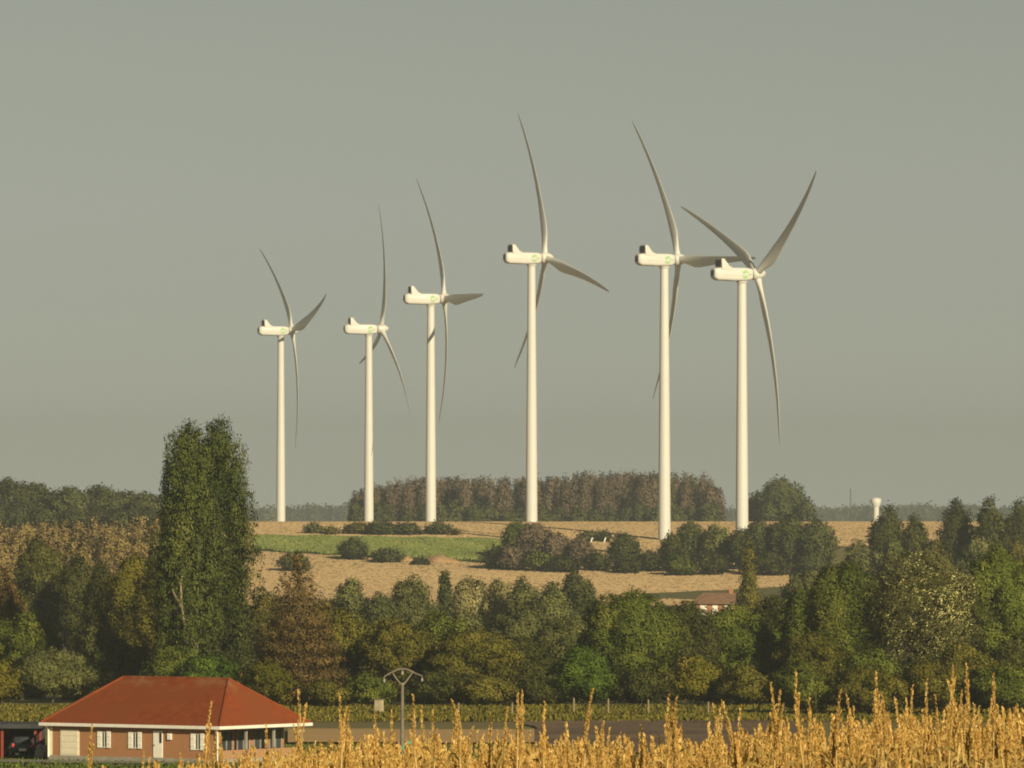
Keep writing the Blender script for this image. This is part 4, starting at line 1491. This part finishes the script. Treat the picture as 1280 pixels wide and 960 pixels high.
while len(plants) < 250:
    d = 53.6 + row * .72
    row += 1
    sp = .205 + .01 * row
    for x in np.arange(-4.6, 4.6, sp):
        x += RNG.uniform(-.06, .06)
        if len(plants) >= 250: break
        cx = 640 + x * F / d
        drop = 1.0 if cx > 190 else .6
        if RNG.uniform() > drop: continue
        ty = np.interp(cx, TIPX, TIPY) + (RNG.normal(27, 8) if RNG.uniform() > (.42 if cx > 880 else .28) else RNG.normal(-12, 15))
        plants.append((cx, ty, d + RNG.uniform(-.12, .12), int(RNG.choice(7)) if RNG.uniform() > .05 else 7, RNG.normal(0, .05), None))
for i, (cx, ty, d, k, tilt, lb) in enumerate(plants):
    p = PROTO[k]
    if k in used:
        o = copy_tree(p)
    else:
        o = p
        used.add(k)
    x = px(cx, d)
    zb = float(gz(x, d))
    sc = (pz(ty, d) - zb) / 2.25 / math.cos(tilt)
    o.location = (x - math.sin(tilt) * 2.2 * sc, d, zb)
    o.scale = (1.0, 1.0, sc)
    o.rotation_euler = (RNG.normal(0, .03), tilt, RNG.uniform(-PI, PI) if abs(tilt) < .01 or lb is None else 0)
    tag(o, lb or 'ripe golden maize plant with an upright dry tassel in the foreground field', 'maize plant', GC)

# the rest of the field as one mass
TV, TF, TT, LV, LF, LT = [], [], [], [], [], []
tb = lb_ = 0
lite = []
for s in range(5):
    rs = np.random.default_rng(300 + s)
    tv, tf = tassel_geo(rs, (0, 0, 1.85), .4, False)
    st, tg, lg = corn_proto(400 + s)
    lite.append((np.array(tv), np.array(tf), lg[0], lg[1], lg[2]))
row = 0
d = 57.2
while d < 74:
    for x in np.arange(-6.2, 6.2, .24):
        tv, tf, lv, lf, lt = lite[int(RNG.integers(5))]
        dd = d + RNG.uniform(-.15, .15)
        xx = x + RNG.uniform(-.09, .09)
        cx = 640 + xx * F / dd
        if cx < 150 and RNG.uniform() > .6: continue
        zb = float(gz(xx, dd))
        ty = np.interp(cx, TIPX, TIPY) + RNG.normal(26, 9) + (dd - 57) * 1.3
        sc = max(1.2, pz(ty, dd) - zb) / 2.25
        a = RNG.uniform(0, 2 * PI)
        Rm = np.array([[math.cos(a), -math.sin(a), 0], [math.sin(a), math.cos(a), 0], [0, 0, sc]])
        o = np.array([xx, dd, zb])
        TV.append(tv @ Rm.T + o)
        TF.append(tf + tb)
        tb += len(tv)
        TT.append(np.repeat(RNG.uniform(0, 1, len(tf)), 4))
        LV.append(lv @ Rm.T + o)
        LF.append(lf + lb_)
        lb_ += len(lv)
        LT.append(lt)
    d += .78
me_v = np.concatenate(TV + LV)
me_f = np.concatenate([np.concatenate(TF), np.concatenate(LF) + tb])
o = mesh_np('maize_crop', me_v, me_f, [M_TASSEL, M_LEAF], np.concatenate(TT + LT))
mi = np.ones(len(me_f), np.int32)
mi[:sum(len(f) for f in TF)] = 0
o.data.polygons.foreach_set('material_index', mi)
tag(o, 'dense golden ripe maize crop behind the front rows of plants', 'crop', kind='stuff')

# ------------------------------------------------------------------ haze
HAZE, nt, p = new_mat('haze_air')
nt.nodes.remove(p)
pv = N(nt, 'ShaderNodeVolumePrincipled')
pv.inputs['Color'].default_value = (.60, .67, .70, 1)
pv.inputs['Density'].default_value = 1.15e-4
pv.inputs['Anisotropy'].default_value = 0.1
nt.links.new(pv.outputs[0], nt.nodes['Material Output'].inputs['Volume'])
mb = MB()
mb.box((-3300, -90, -30), (3300, 9600, 128))
hz_ = mb.build('haze', HAZE)
tag(hz_, 'thin pale evening haze over the whole valley', 'haze', kind='stuff')

# ------------------------------------------------------------------ light, sky, camera
w = bpy.data.worlds.new('World')
SC.world = w
w.use_nodes = True
nt = w.node_tree
sky = N(nt, 'ShaderNodeTexSky', sky_type='NISHITA')
sky.sun_disc = False
sky.sun_elevation = math.radians(SUN_EL)
sky.sun_rotation = math.radians(SUN_AZ)
sky.dust_density = .0
sky.air_density = 1.0
sky.ozone_density = 1.0
tintn = N(nt, 'ShaderNodeMixRGB', blend_type='MULTIPLY')
tintn.inputs[0].default_value = 1
tintn.inputs[2].default_value = (.950, .995, .868, 1)
hsn = N(nt, 'ShaderNodeHueSaturation')
hsn.inputs['Saturation'].default_value = .14
nt.links.new(sky.outputs[0], hsn.inputs['Color'])
nt.links.new(hsn.outputs[0], tintn.inputs[1])
nt.links.new(tintn.outputs[0], nt.nodes['Background'].inputs[0])
nt.nodes['Background'].inputs[1].default_value = .0322

sl = bpy.data.lights.new('sun', 'SUN')
sl.energy = 5.0
sl.angle = math.radians(.5)
sl.color = (1.0, .84, .55)
so = bpy.data.objects.new('sun', sl)
COL.objects.link(so)
e, a = math.radians(SUN_EL), math.radians(SUN_AZ)
sv = Vector((math.sin(a) * math.cos(e), math.cos(a) * math.cos(e), math.sin(e)))
so.rotation_euler = sv.to_track_quat('Z', 'Y').to_euler()

cam = bpy.data.cameras.new('camera')
cam.sensor_width = 36
cam.lens = F / 1280 * 36
cam.clip_start = 1
cam.clip_end = 30000
co = bpy.data.objects.new('camera', cam)
COL.objects.link(co)
co.location = (0, 0, 0)
co.rotation_euler = (PI / 2 + math.atan((HY - 480) / F), 0, 0)
SC.camera = co

SC.view_settings.view_transform = 'Standard'
SC.view_settings.look = 'None'
SC.view_settings.exposure = .3
SC.view_settings.gamma = 1
SC.cycles.use_denoising = True
SC.cycles.pixel_filter_type = 'BLACKMAN_HARRIS'
SC.cycles.filter_width = 1.95      # a soft long-zoom lens
SC.cycles.max_bounces = 5
SC.cycles.diffuse_bounces = 3
SC.cycles.transparent_max_bounces = 8
SC.cycles.volume_bounces = 0
print('TOTAL QUADS', sum(len(o.data.polygons) for o in COL.objects if o.type == 'MESH'))
